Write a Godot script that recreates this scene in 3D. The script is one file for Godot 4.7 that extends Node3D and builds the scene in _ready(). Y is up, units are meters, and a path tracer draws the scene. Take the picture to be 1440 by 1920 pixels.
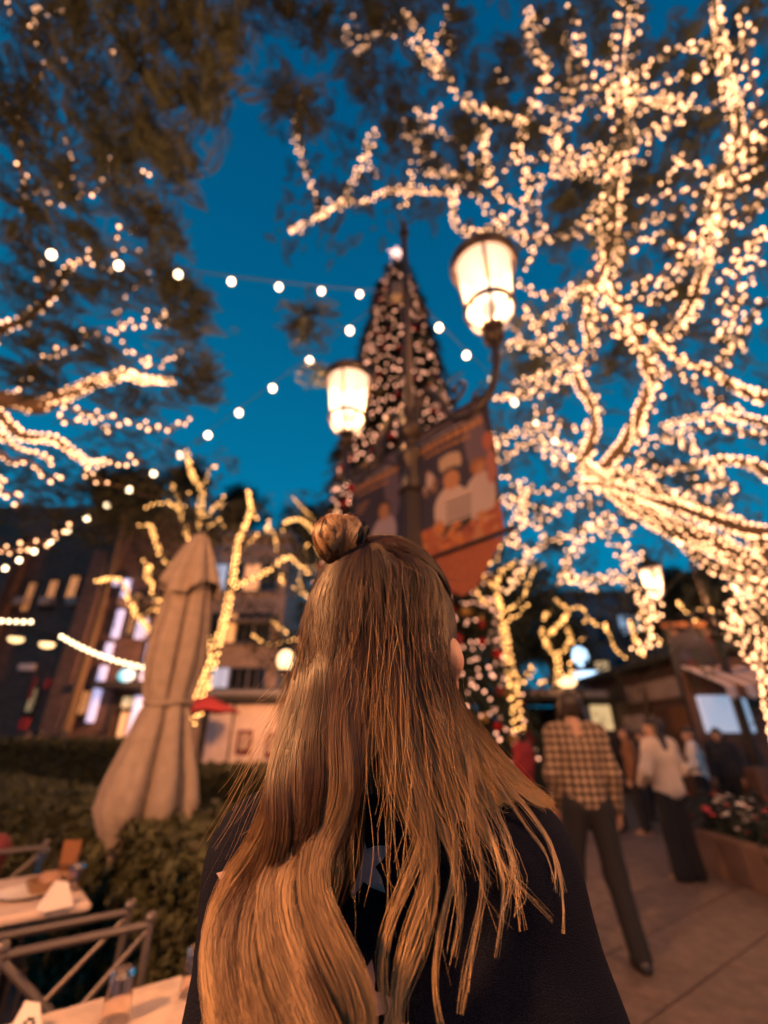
extends Node3D
# A dusk square under fairy-lit trees, seen from behind a woman with long half-up hair. y is up, units are metres.

var rng := RandomNumberGenerator.new()
var taken := {}
var M := {}
var bulb_small: Mesh
var frond: Mesh
var leaf_spray: Mesh


# ---------------------------------------------------------------- mesh building
class MB:
	var v := PackedVector3Array()
	var n := PackedVector3Array()
	var c := PackedColorArray()
	var ix := PackedInt32Array()
	var uv := PackedVector2Array()
	var col := Color(1, 1, 1)
	var use_uv := false

	func vert(p: Vector3, nn: Vector3, t := Vector2.ZERO) -> int:
		v.append(p)
		n.append(nn)
		c.append(col)
		uv.append(t)
		return v.size() - 1

	func tri(a: int, b: int, d: int) -> void:   # wound so that the front agrees with the normals
		if (v[d] - v[a]).cross(v[b] - v[a]).dot(n[a] + n[b] + n[d]) >= 0.0:
			ix.append(a); ix.append(b); ix.append(d)
		else:
			ix.append(a); ix.append(d); ix.append(b)

	func face(pts: Array, out := Vector3.ZERO, uvs: Array = []) -> void:   # a flat polygon
		var nn: Vector3 = (pts[2] - pts[0]).cross(pts[1] - pts[0]).normalized()
		if out != Vector3.ZERO and nn.dot(out) < 0.0:
			nn = -nn
		var f := v.size()
		for i in pts.size():
			vert(pts[i], nn, uvs[i] if uvs.size() > i else Vector2.ZERO)
		for i in range(1, pts.size() - 1):
			tri(f, f + i, f + i + 1)

	func box(at: Vector3, size: Vector3, bev := 0.0, basis := Basis()) -> void:   # a chamfered box
		var h := size / 2.0
		var b := minf(bev, minf(h.x, minf(h.y, h.z)) * 0.6)
		if b <= 0.0:
			for ax in 3:
				for s in [-1.0, 1.0]:
					var o := Vector3.ZERO
					o[ax] = s
					var p := Vector3.ZERO
					var q := Vector3.ZERO
					p[(ax + 1) % 3] = h[(ax + 1) % 3]
					q[(ax + 2) % 3] = h[(ax + 2) % 3]
					var m := o * h[ax]
					face([at + basis * (m - p - q), at + basis * (m + p - q), at + basis * (m + p + q), at + basis * (m - p + q)], basis * o)
			return
		for ax in 3:
			for s in [-1.0, 1.0]:
				var o := Vector3.ZERO
				o[ax] = s
				var a1 := (ax + 1) % 3
				var a2 := (ax + 2) % 3
				var p := Vector3.ZERO
				var q := Vector3.ZERO
				p[a1] = h[a1] - b
				q[a2] = h[a2] - b
				var m := o * h[ax]
				face([at + basis * (m - p - q), at + basis * (m + p - q), at + basis * (m + p + q), at + basis * (m - p + q)], basis * o)
				for t in [-1.0, 1.0]:   # the chamfer towards +-a1
					var e := Vector3.ZERO
					e[a1] = t
					var m2: Vector3 = e * h[a1] + o * (h[ax] - b)
					var m1: Vector3 = m + e * (h[a1] - b)
					face([at + basis * (m1 - q), at + basis * (m1 + q), at + basis * (m2 + q), at + basis * (m2 - q)], basis * (o + e))
		for x in [-1.0, 1.0]:
			for y in [-1.0, 1.0]:
				for z in [-1.0, 1.0]:
					var k := Vector3(x, y, z)
					face([at + basis * (k * (h - Vector3(0, b, b))), at + basis * (k * (h - Vector3(b, 0, b))), at + basis * (k * (h - Vector3(b, b, 0)))], basis * k)

	func tube(pts: Array, r0: float, r1: float, sides := 6, caps := true, radii: Array = []) -> void:   # a bent round bar
		var count := pts.size()
		var t0: Vector3 = (pts[1] - pts[0]).normalized()
		var side := t0.cross(Vector3.UP if absf(t0.y) < 0.9 else Vector3.RIGHT).normalized()
		var f := v.size()
		for i in count:
			var t: Vector3 = (pts[mini(i + 1, count - 1)] - pts[maxi(i - 1, 0)]).normalized()
			side = (side - t * side.dot(t)).normalized()
			var up := t.cross(side)
			var r: float = radii[i] if radii.size() == count else lerpf(r0, r1, float(i) / (count - 1))
			for k in sides:
				var a := TAU * k / sides
				var o := side * cos(a) + up * sin(a)
				vert(pts[i] + o * r, o, Vector2(float(k) / sides, float(i) / (count - 1)))
		for i in count - 1:
			for k in sides:
				var k2 := (k + 1) % sides
				var a := f + i * sides + k
				var b := f + i * sides + k2
				tri(a, b, b + sides)
				tri(a, b + sides, a + sides)
		if caps:
			for e in [0, count - 1]:
				var o: Vector3 = (pts[0] - pts[1]) if e == 0 else (pts[count - 1] - pts[count - 2])
				var m := vert(pts[e], o.normalized())
				for k in sides:
					tri(m, f + e * sides + k, f + e * sides + (k + 1) % sides)

	func lathe(at: Vector3, profile: Array, segs := 24, arc := TAU, start := 0.0) -> void:   # profile: Vector2(radius, height) from the bottom up; sharp where it bends by much
		for i in profile.size() - 1:
			var a: Vector2 = profile[i]
			var b: Vector2 = profile[i + 1]
			var d := b - a
			if d.length() < 1e-6:
				continue
			var nn := Vector2(d.y, -d.x).normalized()
			var na := nn
			var nb := nn
			if i > 0:
				var e: Vector2 = (a - profile[i - 1])
				var m := Vector2(e.y, -e.x).normalized()
				if m.dot(nn) > 0.7:
					na = (nn + m).normalized()
			if i < profile.size() - 2:
				var e: Vector2 = (profile[i + 2] - b)
				var m := Vector2(e.y, -e.x).normalized()
				if m.dot(nn) > 0.7:
					nb = (nn + m).normalized()
			var f := v.size()
			for k in segs + 1:
				var t := start + arc * k / segs
				var o := Vector3(cos(t), 0, sin(t))
				vert(at + o * a.x + Vector3.UP * a.y, o * na.x + Vector3.UP * na.y, Vector2(float(k) / segs, a.y))
				vert(at + o * b.x + Vector3.UP * b.y, o * nb.x + Vector3.UP * nb.y, Vector2(float(k) / segs, b.y))
			for k in segs:
				var q := f + k * 2
				if a.x > 1e-6:
					tri(q, q + 2, q + 3 if b.x > 1e-6 else q + 1)
				if b.x > 1e-6:
					tri(q, q + 3, q + 1)

	func ball(at: Vector3, r: Vector3, rings := 8, segs := 12, basis := Basis()) -> void:
		var f := v.size()
		for i in rings + 1:
			var p := PI * i / rings
			for k in segs:
				var t := TAU * k / segs
				var o := Vector3(sin(p) * cos(t), cos(p), sin(p) * sin(t))
				vert(at + basis * (o * r), (basis * (o / r)).normalized())
		for i in rings:
			for k in segs:
				var k2 := (k + 1) % segs
				if i > 0:
					tri(f + i * segs + k, f + i * segs + k2, f + (i + 1) * segs + k2)
				if i < rings - 1:
					tri(f + i * segs + k, f + (i + 1) * segs + k2, f + (i + 1) * segs + k)

	func sheet(rows: Array, double := true) -> void:   # rows of points, smooth
		var nr := rows.size()
		var nc: int = rows[0].size()
		var f := v.size()
		for i in nr:
			for k in nc:
				var du: Vector3 = rows[i][mini(k + 1, nc - 1)] - rows[i][maxi(k - 1, 0)]
				var dv: Vector3 = rows[mini(i + 1, nr - 1)][k] - rows[maxi(i - 1, 0)][k]
				vert(rows[i][k], du.cross(dv).normalized(), Vector2(float(k) / (nc - 1), float(i) / (nr - 1)))
		for i in nr - 1:
			for k in nc - 1:
				var a := f + i * nc + k
				tri(a, a + 1, a + nc + 1)
				tri(a, a + nc + 1, a + nc)

	func mesh() -> ArrayMesh:
		var a := []
		a.resize(Mesh.ARRAY_MAX)
		a[Mesh.ARRAY_VERTEX] = v
		a[Mesh.ARRAY_NORMAL] = n
		a[Mesh.ARRAY_COLOR] = c
		a[Mesh.ARRAY_TEX_UV] = uv
		a[Mesh.ARRAY_INDEX] = ix
		var m := ArrayMesh.new()
		m.add_surface_from_arrays(Mesh.PRIMITIVE_TRIANGLES, a)
		return m


# ---------------------------------------------------------------- naming and placing
func numbered(called: String) -> String:
	var k: int = taken.get(called, 0)
	taken[called] = k + 1
	return called if k == 0 else "%s_%03d" % [called, k]


func tag(o: Node, label: String, category: String, group := "") -> Node:
	o.set_meta("label", label)
	o.set_meta("category", category)
	if group:
		o.set_meta("group", group)
	return o


func thing(called: String, label: String, category: String, at := Vector3.ZERO, turn := 0.0, group := "") -> Node3D:
	var o := Node3D.new()
	o.name = numbered(called)
	add_child(o)
	o.position = at
	o.rotation.y = turn
	tag(o, label, category, group)
	return o


func part(called: String, shape, mat: Material, parent: Node, at := Vector3.ZERO) -> MeshInstance3D:
	var o := MeshInstance3D.new()
	o.name = called
	o.mesh = shape.mesh() if shape is MB else shape
	o.material_override = mat
	if parent != self:
		var key := "%d/%s" % [parent.get_instance_id(), called]
		var k: int = taken.get(key, 0)
		taken[key] = k + 1
		if k:
			o.name = "%s_%03d" % [called, k]
	parent.add_child(o, true)
	o.position = at
	return o


func struct(called: String, shape, mat: Material) -> MeshInstance3D:
	var o := part(numbered(called), shape, mat, self)
	o.set_meta("kind", "structure")
	return o


func many(called: String, shape: Mesh, mat: Material, places: Array, parent: Node, tints: Array = []) -> MultiMeshInstance3D:
	var mm := MultiMesh.new()
	mm.transform_format = MultiMesh.TRANSFORM_3D
	mm.use_colors = not tints.is_empty()
	mm.mesh = shape
	mm.instance_count = places.size()
	for i in places.size():
		mm.set_instance_transform(i, places[i])
		if mm.use_colors:
			mm.set_instance_color(i, tints[i])
	var o := MultiMeshInstance3D.new()
	o.name = called
	o.multimesh = mm
	o.material_override = mat
	o.set_meta("kind", "stuff")
	parent.add_child(o, true)
	return o


# ---------------------------------------------------------------- materials
func lin(r: float, g: float, b: float) -> Color:
	return Color(r, g, b).linear_to_srgb()


func noise_tex(freq: float, lo: Color, hi: Color, size := 256, oct := 4, kind := FastNoiseLite.TYPE_SIMPLEX_SMOOTH, seed_ := 1) -> NoiseTexture2D:
	var nz := FastNoiseLite.new()
	nz.noise_type = kind
	nz.frequency = freq
	nz.fractal_octaves = oct
	nz.seed = seed_
	var t := NoiseTexture2D.new()
	t.width = size
	t.height = size
	t.seamless = true
	t.noise = nz
	var g := Gradient.new()
	g.set_color(0, lo)
	g.set_color(1, hi)
	t.color_ramp = g
	return t


func mat(called: String, color: Color, rough := 0.8, metal := 0.0) -> StandardMaterial3D:
	var m := StandardMaterial3D.new()
	m.resource_name = called
	m.albedo_color = color
	m.roughness = rough
	m.metallic = metal
	M[called] = m
	return m


func grainy(called: String, lo: Color, hi: Color, scale: float, rough := 0.85, bump := 0.0, freq := 0.02, seed_ := 1) -> StandardMaterial3D:
	var m := mat(called, Color.WHITE, rough)
	m.albedo_texture = noise_tex(freq, lo, hi, 256, 5, FastNoiseLite.TYPE_SIMPLEX_SMOOTH, seed_)
	m.uv1_triplanar = true
	m.uv1_world_triplanar = true
	m.uv1_scale = Vector3.ONE * scale
	if bump > 0.0:
		m.heightmap_enabled = true
		m.heightmap_texture = noise_tex(freq * 2.0, Color.BLACK, Color.WHITE, 256, 5, FastNoiseLite.TYPE_SIMPLEX_SMOOTH, seed_ + 7)
		m.heightmap_scale = bump
	return m


func glow(called: String, color: Color, energy: float, base := Color(0.8, 0.8, 0.8)) -> StandardMaterial3D:
	var m := mat(called, base, 0.5)
	m.emission_enabled = true
	m.emission = color
	m.emission_energy_multiplier = energy
	return m


func lamp_light(at: Vector3, energy: float, color: Color, size: float, reach := 30.0) -> void:
	var l := OmniLight3D.new()
	l.name = numbered("lamp_glow")
	l.light_color = color
	l.light_energy = energy
	l.light_size = size
	l.omni_range = reach
	l.omni_attenuation = 2.0
	l.shadow_enabled = true
	add_child(l, true)
	l.position = at


# ---------------------------------------------------------------- curves
func spline(pts: Array, per := 5) -> Array:   # Catmull-Rom through the points
	var out := []
	for i in pts.size() - 1:
		var a: Vector3 = pts[maxi(i - 1, 0)]
		var b: Vector3 = pts[i]
		var d: Vector3 = pts[i + 1]
		var e: Vector3 = pts[mini(i + 2, pts.size() - 1)]
		for k in per:
			out.append(b.cubic_interpolate(d, a, e, float(k) / per))
	out.append(pts[pts.size() - 1])
	return out


func evenly(pts: Array, step: float) -> Array:   # points along a line at equal distances
	var out := [pts[0]]
	var left := step
	for i in pts.size() - 1:
		var a: Vector3 = pts[i]
		var b: Vector3 = pts[i + 1]
		var l := a.distance_to(b)
		var at := left
		while at <= l:
			out.append(a.lerp(b, at / l))
			at += step
		left = at - l
	return out


func tri3(a: float, b: float, d: float) -> Vector3:
	return Vector3(a, b, d)


func c(nums: Array) -> Array:   # x y z triples to points
	var out := []
	for i in range(0, nums.size(), 3):
		out.append(Vector3(nums[i], nums[i + 1], nums[i + 2]))
	return out


func rnd(a: float, b: float) -> float:
	return rng.randf_range(a, b)


func rdir() -> Vector3:
	return Vector3(rng.randfn(), rng.randfn(), rng.randfn()).normalized()


# ---------------------------------------------------------------- bodies: bones joined with a smooth minimum, meshed as surface nets
func field_at(bones: Array, k: float, p: Vector3) -> float:
	var s := 0.0
	for b in bones:
		var ab: Vector3 = b[1] - b[0]
		var h := clampf((p - b[0]).dot(ab) / maxf(ab.length_squared(), 1e-9), 0.0, 1.0)
		s += exp(-k * (p.distance_to(b[0] + ab * h) - lerpf(b[2], b[3], h)))
	return log(maxf(s, 1e-30)) / k   # above 0 inside


func body_shape(bones: Array, cell: float, k: float, into: MB = null, xf := Transform3D(), face := false) -> MB:
	var lo := Vector3.ONE * 1e9
	var hi := -lo
	for b in bones:
		for e in 2:
			var r: float = b[2 + e] + 0.03
			lo = lo.min(b[e] - Vector3.ONE * r)
			hi = hi.max(b[e] + Vector3.ONE * r)
	lo -= Vector3.ONE * cell
	var nx := int((hi.x - lo.x) / cell) + 3
	var ny := int((hi.y - lo.y) / cell) + 3
	var nz := int((hi.z - lo.z) / cell) + 3
	var g := PackedFloat32Array()
	g.resize(nx * ny * nz)
	var reach := maxf(2.0 * cell, 2.5 / k)
	for b in bones:
		var a: Vector3 = b[0]
		var ab: Vector3 = b[1] - a
		var ra: float = b[2]
		var rb: float = b[3]
		var inv := 1.0 / maxf(ab.length_squared(), 1e-9)
		var m := maxf(ra, rb) + reach
		var i0 := Vector3i(((a.min(b[1]) - lo - Vector3.ONE * m) / cell).floor()).max(Vector3i.ZERO)
		var i1 := Vector3i(((a.max(b[1]) - lo + Vector3.ONE * m) / cell).ceil()).min(Vector3i(nx - 1, ny - 1, nz - 1))
		for z in range(i0.z, i1.z + 1):
			for y in range(i0.y, i1.y + 1):
				var row := (z * ny + y) * nx
				for x in range(i0.x, i1.x + 1):
					var p := Vector3(lo.x + x * cell - a.x, lo.y + y * cell - a.y, lo.z + z * cell - a.z)
					var h := clampf(p.dot(ab) * inv, 0.0, 1.0)
					var d := (p - ab * h).length() - ra - (rb - ra) * h
					if d < reach:
						g[row + x] += exp(-k * maxf(d, -0.3))
	var out := MB.new() if into == null else into
	var at := {}
	var first := out.v.size()
	var sy := nx
	var sz := nx * ny
	var offs := [0, 1, sy, sy + 1, sz, sz + 1, sz + sy, sz + sy + 1]
	var edges := [[0, 1], [2, 3], [4, 5], [6, 7], [0, 2], [1, 3], [4, 6], [5, 7], [0, 4], [1, 5], [2, 6], [3, 7]]
	var corner := []
	for i in 8:
		corner.append(Vector3(i & 1, (i >> 1) & 1, i >> 2))
	for z in nz - 1:
		for y in ny - 1:
			var row := (z * ny + y) * nx
			for x in nx - 1:
				var q := row + x
				var w := 0
				if g[q] > 1.0: w += 1
				if g[q + 1] > 1.0: w += 1
				if g[q + sy] > 1.0: w += 1
				if g[q + sy + 1] > 1.0: w += 1
				if g[q + sz] > 1.0: w += 1
				if g[q + sz + 1] > 1.0: w += 1
				if g[q + sz + sy] > 1.0: w += 1
				if g[q + sz + sy + 1] > 1.0: w += 1
				if w == 0 or w == 8:
					continue
				var s := Vector3.ZERO
				var count := 0
				for e in edges:
					var va := g[q + offs[e[0]]]
					var vb := g[q + offs[e[1]]]
					if (va > 1.0) != (vb > 1.0):
						var la := log(maxf(va, 1e-4))
						var lb := log(maxf(vb, 1e-4))
						s += corner[e[0]].lerp(corner[e[1]], clampf(la / (la - lb), 0.02, 0.98))
						count += 1
				var p := lo + (Vector3(x, y, z) + s / count) * cell
				at[q] = out.v.size()
				if face:
					out.col = face_paint(p)
				out.vert(xf * p, Vector3.ZERO)
	for q in at:
		for ax in 3:   # the quad round the edge that leaves this cell's low corner along the axis
			var da: int = [1, sy, sz][ax]
			var db: int = [1, sy, sz][(ax + 1) % 3]
			var dc: int = [1, sy, sz][(ax + 2) % 3]
			var inside: bool = g[q] > 1.0
			if inside == (g[q + da] > 1.0):
				continue
			if not (at.has(q - db) and at.has(q - dc) and at.has(q - db - dc)):
				continue
			var quad := [at[q], at[q - db], at[q - db - dc], at[q - dc]]
			if inside:
				quad.reverse()
			for t in [[0, 1, 2], [0, 2, 3]]:
				var a: int = quad[t[0]]
				var b: int = quad[t[1]]
				var d: int = quad[t[2]]
				out.ix.append(a); out.ix.append(b); out.ix.append(d)
				var nn := (out.v[d] - out.v[a]).cross(out.v[b] - out.v[a])
				out.n[a] += nn
				out.n[b] += nn
				out.n[d] += nn
	for i in range(first, out.v.size()):
		out.n[i] = out.n[i].normalized()
	out.col = Color.WHITE
	return out


func append_shape(into: MB, from: MB, xf: Transform3D, color := Color(-1, 0, 0)) -> void:
	var f := into.v.size()
	for i in from.v.size():
		into.v.append(xf * from.v[i])
		into.n.append((xf.basis * from.n[i]).normalized())
		into.c.append(from.c[i] if color.r < 0.0 else color)
		into.uv.append(from.uv[i])
	var flip := xf.basis.determinant() < 0.0
	for i in range(0, from.ix.size(), 3):
		into.ix.append(f + from.ix[i])
		into.ix.append(f + from.ix[i + (2 if flip else 1)])
		into.ix.append(f + from.ix[i + (1 if flip else 2)])


const SKIN := Color(0.42, 0.24, 0.16)
var head_shape: MB
var hand_shape: MB


func face_paint(p: Vector3) -> Color:
	if p.z < -0.085:
		for s in [-1.0, 1.0]:
			var e := Vector2(p.x - s * 0.031, p.y - 0.003)
			if absf(e.x) < 0.014 and absf(e.y) < 0.006:
				return Color(0.03, 0.02, 0.015) if absf(e.x) < 0.006 else Color(0.6, 0.55, 0.5)
			if absf(e.x) < 0.018 and absf(p.y - 0.026) < 0.005:
				return Color(0.08, 0.045, 0.03)
		if absf(p.x) < 0.024 and absf(p.y + 0.066) < 0.008:
			return Color(0.4, 0.13, 0.1)
	return SKIN


func build_head() -> void:   # centre of the skull at the origin, the face towards -z
	var b := [
		[Vector3(0, 0.03, 0.03), Vector3(0, 0.035, -0.025), 0.076, 0.07], [Vector3(0, -0.03, -0.04), Vector3(0, -0.06, -0.048), 0.052, 0.044],
		[Vector3(0, -0.095, -0.07), Vector3(0, -0.097, -0.072), 0.018, 0.018], [Vector3(0, 0.01, -0.092), Vector3(0, -0.028, -0.108), 0.007, 0.011],
		[Vector3(-0.01, -0.033, -0.1), Vector3(0.01, -0.033, -0.1), 0.008, 0.008], [Vector3(-0.016, -0.066, -0.093), Vector3(0.016, -0.066, -0.093), 0.008, 0.008],
		[Vector3(0, -0.08, 0.012), Vector3(0, -0.17, 0.03), 0.05, 0.054],
	]
	for s in [-1.0, 1.0]:
		b.append([Vector3(s * 0.048, -0.05, 0.0), Vector3(s * 0.018, -0.09, -0.06), 0.022, 0.02])
		b.append([Vector3(s * 0.04, -0.022, -0.058), Vector3(s * 0.036, -0.03, -0.06), 0.03, 0.03])
		b.append([Vector3(s * 0.018, 0.026, -0.085), Vector3(s * 0.04, 0.024, -0.075), 0.011, 0.011])
		b.append([Vector3(s * 0.031, 0.003, -0.08), Vector3(s * 0.031, 0.003, -0.081), 0.013, 0.013])
		b.append([Vector3(s * 0.08, 0.012, 0.016), Vector3(s * 0.083, 0.0, 0.02), 0.013, 0.013])
		b.append([Vector3(s * 0.078, -0.02, 0.01), Vector3(s * 0.08, -0.008, 0.014), 0.009, 0.01])
	head_shape = body_shape(b, 0.005, 110.0, null, Transform3D(), true)


func build_hand() -> void:   # wrist at the origin, fingers down, thumb towards -z, palm towards -x
	var b := [[Vector3(0, 0, 0.002), Vector3(0, -0.03, 0.004), 0.022, 0.022]]
	for i in 4:
		var z := -0.03 + 0.02 * i
		var l: float = [0.07, 0.078, 0.072, 0.056][i]
		var k := Vector3(0.002, -0.085 + 0.004 * absf(i - 1.2), z)
		b.append([Vector3(0, -0.03, z * 0.6), k, 0.014, 0.0105])
		var m := k + Vector3(-0.006, -l * 0.5, z * 0.06)
		var e := m + Vector3(-0.014, -l * 0.26, 0)
		b.append([k, m, 0.0095, 0.0085])
		b.append([m, e, 0.0085, 0.008])
		b.append([e, e + Vector3(-0.016, -l * 0.18, 0), 0.008, 0.007])
	var t := Vector3(-0.012, -0.06, -0.048)
	b.append([Vector3(-0.004, -0.022, -0.016), t, 0.014, 0.0105])
	b.append([t, t + Vector3(-0.008, -0.034, -0.012), 0.0102, 0.0085])
	hand_shape = body_shape(b, 0.004, 260.0)
	for i in hand_shape.c.size():
		hand_shape.c[i] = SKIN


# joints of a standing person 1.75 m tall who faces -z; o overrides any of them
func joints(o := {}) -> Dictionary:
	var j := {"neck": Vector3(0, 1.49, 0.01), "head": Vector3(0, 1.63, -0.015), "chest": Vector3(0, 1.3, 0), "waist": Vector3(0, 1.08, 0), "hips": Vector3(0, 0.94, 0)}
	for s in [-1.0, 1.0]:
		var e := "l" if s < 0 else "r"
		j["shoulder_" + e] = Vector3(s * 0.175, 1.42, 0.01)
		j["elbow_" + e] = Vector3(s * 0.235, 1.13, 0.02)
		j["wrist_" + e] = Vector3(s * 0.24, 0.89, -0.05)
		j["hip_" + e] = Vector3(s * 0.09, 0.92, 0)
		j["knee_" + e] = Vector3(s * 0.1, 0.49, -0.015)
		j["ankle_" + e] = Vector3(s * 0.105, 0.09, 0.015)
	for k in o:
		j[k] = o[k]
	return j


func torso_bones(j: Dictionary, f: float, slim := 1.0) -> Array:   # f: how far the cloth stands off
	var b := []
	for s in [-1.0, 1.0]:
		var e := "l" if s < 0 else "r"
		var sh: Vector3 = j["shoulder_" + e]
		b.append([j.waist + Vector3(s * 0.055 * slim, 0, 0), j.chest + Vector3(s * 0.075 * slim, 0, 0), 0.085 * slim + f, 0.095 * slim + f])
		b.append([j.chest + Vector3(s * 0.075 * slim, 0, 0), sh + Vector3(-s * 0.07, 0.0, 0), 0.095 * slim + f, 0.062 + f])
		b.append([sh + Vector3(-s * 0.11, 0.035, 0), sh, 0.045 + f, 0.055 + f])
		b.append([j.hips + Vector3(s * 0.065, 0, 0.005), j.waist + Vector3(s * 0.055 * slim, 0, 0), 0.1 + f, 0.085 * slim + f])
	return b


func arm_bones(j: Dictionary, f: float) -> Array:
	var b := []
	for e in ["l", "r"]:
		b.append([j["shoulder_" + e], j["elbow_" + e], 0.052 + f, 0.04 + f])
		b.append([j["elbow_" + e], j["wrist_" + e], 0.039 + f, 0.027 + f])
	return b


func leg_bones(j: Dictionary, f: float, flare := 0.0) -> Array:
	var b := []
	for s in [-1.0, 1.0]:
		var e := "l" if s < 0 else "r"
		b.append([j["hip_" + e], j["knee_" + e], 0.085 + f, 0.055 + f + flare * 0.4])
		b.append([j["knee_" + e], j["ankle_" + e], 0.054 + f + flare * 0.4, 0.037 + f + flare])
	return b


func grow_body(p: Node3D, j: Dictionary, skin: Material, cell: float, head_turn: float, head_tilt := 0.0) -> void:
	var bones := torso_bones(j, -0.012)
	bones.append_array(arm_bones(j, -0.004))
	bones.append_array(leg_bones(j, -0.006))
	bones.append([j.chest + Vector3(0, 0.12, 0.01), j.neck + Vector3(0, 0.03, 0), 0.06, 0.05])
	for e in ["l", "r"]:
		var an: Vector3 = j["ankle_" + e]
		bones.append([an + Vector3(0, -0.045, 0.03), an + Vector3(0, -0.06, -0.14), 0.034, 0.026])
	var m := body_shape(bones, cell, 55.0)
	for i in m.c.size():
		m.c[i] = SKIN
	append_shape(m, head_shape, Transform3D(Basis(Vector3.UP, head_turn) * Basis(Vector3.RIGHT, head_tilt), j.head))
	for s in [-1.0, 1.0]:
		var e := "l" if s < 0 else "r"
		var down: Vector3 = (j["wrist_" + e] - j["elbow_" + e]).normalized()
		var z := (Vector3(0, 0, 1) - down * down.z).normalized() if absf(down.z) < 0.9 else Vector3.UP
		append_shape(m, hand_shape, Transform3D(Basis((-down).cross(z) * s, -down, z), j["wrist_" + e]))
	part("body", m, skin, p)


func shoes(p: Node3D, j: Dictionary, m: Material) -> void:
	for e in ["l", "r"]:
		var an: Vector3 = j["ankle_" + e]
		var b := [[an + Vector3(0, -0.03, 0.03), an + Vector3(0, -0.055, -0.06), 0.046, 0.042], [an + Vector3(0, -0.055, -0.06), an + Vector3(0, -0.062, -0.15), 0.042, 0.033], [an + Vector3(0, -0.055, 0.05), an + Vector3(0, -0.065, -0.13), 0.035, 0.035]]
		part("shoe", body_shape(b, 0.016, 80.0), m, p)


func hair_cap(p: Node3D, j: Dictionary, m: Material, turn: float, long: float, cell := 0.016) -> void:   # hair of a far figure, long metres below the nape
	var x := Transform3D(Basis(Vector3.UP, turn), j.head)
	var b := [[x * Vector3(0, 0.04, 0.035), x * Vector3(0, 0.055, -0.035), 0.082, 0.07], [x * Vector3(0, 0.0, 0.045), x * Vector3(0, -0.04, 0.045), 0.068, 0.055]]
	for i in 5:
		var a := -1.1 + 0.55 * i
		var top := x * Vector3(sin(a) * 0.075, 0.03, 0.02 + cos(a) * 0.05)
		b.append([top, top + Vector3(sin(a) * 0.02, -0.09 - long * rnd(0.85, 1.0), 0.04 if long > 0.1 else 0.0), 0.03, 0.022])
	part("hair", body_shape(b, cell, 70.0), m, p)


func person(label: String, at: Vector3, turn: float, height: float, o: Dictionary, group := "") -> Node3D:
	var p := thing("person", label, "person", at, turn, group)
	var j := joints(o.get("pose", {}))
	var s := height / 1.75
	for k in j:
		j[k] = j[k] * s
	var cell: float = o.get("cell", 0.02)
	var ht: float = o.get("head_turn", 0.0)
	grow_body(p, j, M.skin, cell, ht, o.get("head_tilt", 0.0))
	var low: Array = leg_bones(j, 0.02, o.get("flare", 0.015))
	low.append([j.hips + Vector3(-0.06, 0, 0.01), j.hips + Vector3(0.06, 0, 0.01), 0.104, 0.104])
	part("trousers", body_shape(low, cell, 55.0), o.trousers, p)
	var up: Array = torso_bones(j, o.get("loose", 0.008))
	if not o.get("long_top", true):
		for i in up.size():
			if up[i][0].y < 1.0 * s:
				up[i][0] = up[i][0].lerp(up[i][1], 0.5)
	up.append_array(arm_bones(j, o.get("loose", 0.008)))
	part(o.get("top_name", "shirt"), body_shape(up, cell, 55.0), o.top, p)
	shoes(p, j, o.get("shoes", M.black_leather))
	hair_cap(p, j, o.get("hair", M.dark_hair), ht, o.get("hair_long", 0.0))
	return p


# ---------------------------------------------------------------- hair of the woman in front
var hv := PackedVector3Array()
var hn := PackedVector3Array()
var hc := PackedColorArray()
var hi := PackedInt32Array()
const HEAD := Vector3(-0.004, 1.556, -0.618)


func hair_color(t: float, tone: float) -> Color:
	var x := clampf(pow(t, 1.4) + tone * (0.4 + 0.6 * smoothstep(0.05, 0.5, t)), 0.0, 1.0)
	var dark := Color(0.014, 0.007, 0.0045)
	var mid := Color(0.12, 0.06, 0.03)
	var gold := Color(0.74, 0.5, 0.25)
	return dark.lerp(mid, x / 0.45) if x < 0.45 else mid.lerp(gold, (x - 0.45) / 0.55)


func outward(p: Vector3) -> Vector3:
	if p.y > 1.5:
		return (p - HEAD).normalized()
	return (p - Vector3(0.0, p.y, -0.66)).normalized()


func strand(pts: PackedVector3Array, side: PackedVector3Array, out: PackedVector3Array, r: float, t0: float, t1: float, tone: float) -> void:
	var m := pts.size()
	var f := hv.size()
	for i in m:
		var t := float(i) / (m - 1)
		var w := r * (1.0 - 0.65 * t * t)
		var s := side[i]
		var o := out[i]
		var col := hair_color(lerpf(t0, t1, t), tone)
		var p := pts[i]
		hv.append(p + o * w); hn.append(o); hc.append(col)
		var a := s * 0.87 - o * 0.5
		hv.append(p + a * w); hn.append(a); hc.append(col)
		a = -s * 0.87 - o * 0.5
		hv.append(p + a * w); hn.append(a); hc.append(col)
	for i in m - 1:
		var a := f + i * 3
		for k in 3:
			var b := a + k
			var d := a + (k + 1) % 3
			hi.append(b); hi.append(d); hi.append(d + 3)
			hi.append(b); hi.append(d + 3); hi.append(b + 3)


var jacket_bones := []


func off_jacket(p: Vector3, gap: float) -> Vector3:   # hair lies on the cloth, not in it
	for it in 4:
		var d := field_at(jacket_bones, 62.0, p)
		if d < -gap:
			break
		var g := Vector3(field_at(jacket_bones, 62.0, p + Vector3(0.004, 0, 0)) - d, field_at(jacket_bones, 62.0, p + Vector3(0, 0.004, 0)) - d, field_at(jacket_bones, 62.0, p + Vector3(0, 0, 0.004)) - d)
		p -= (g.normalized() + Vector3(0, 0, -0.3)).normalized() * (d + gap + 0.0005)
	return p


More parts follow.
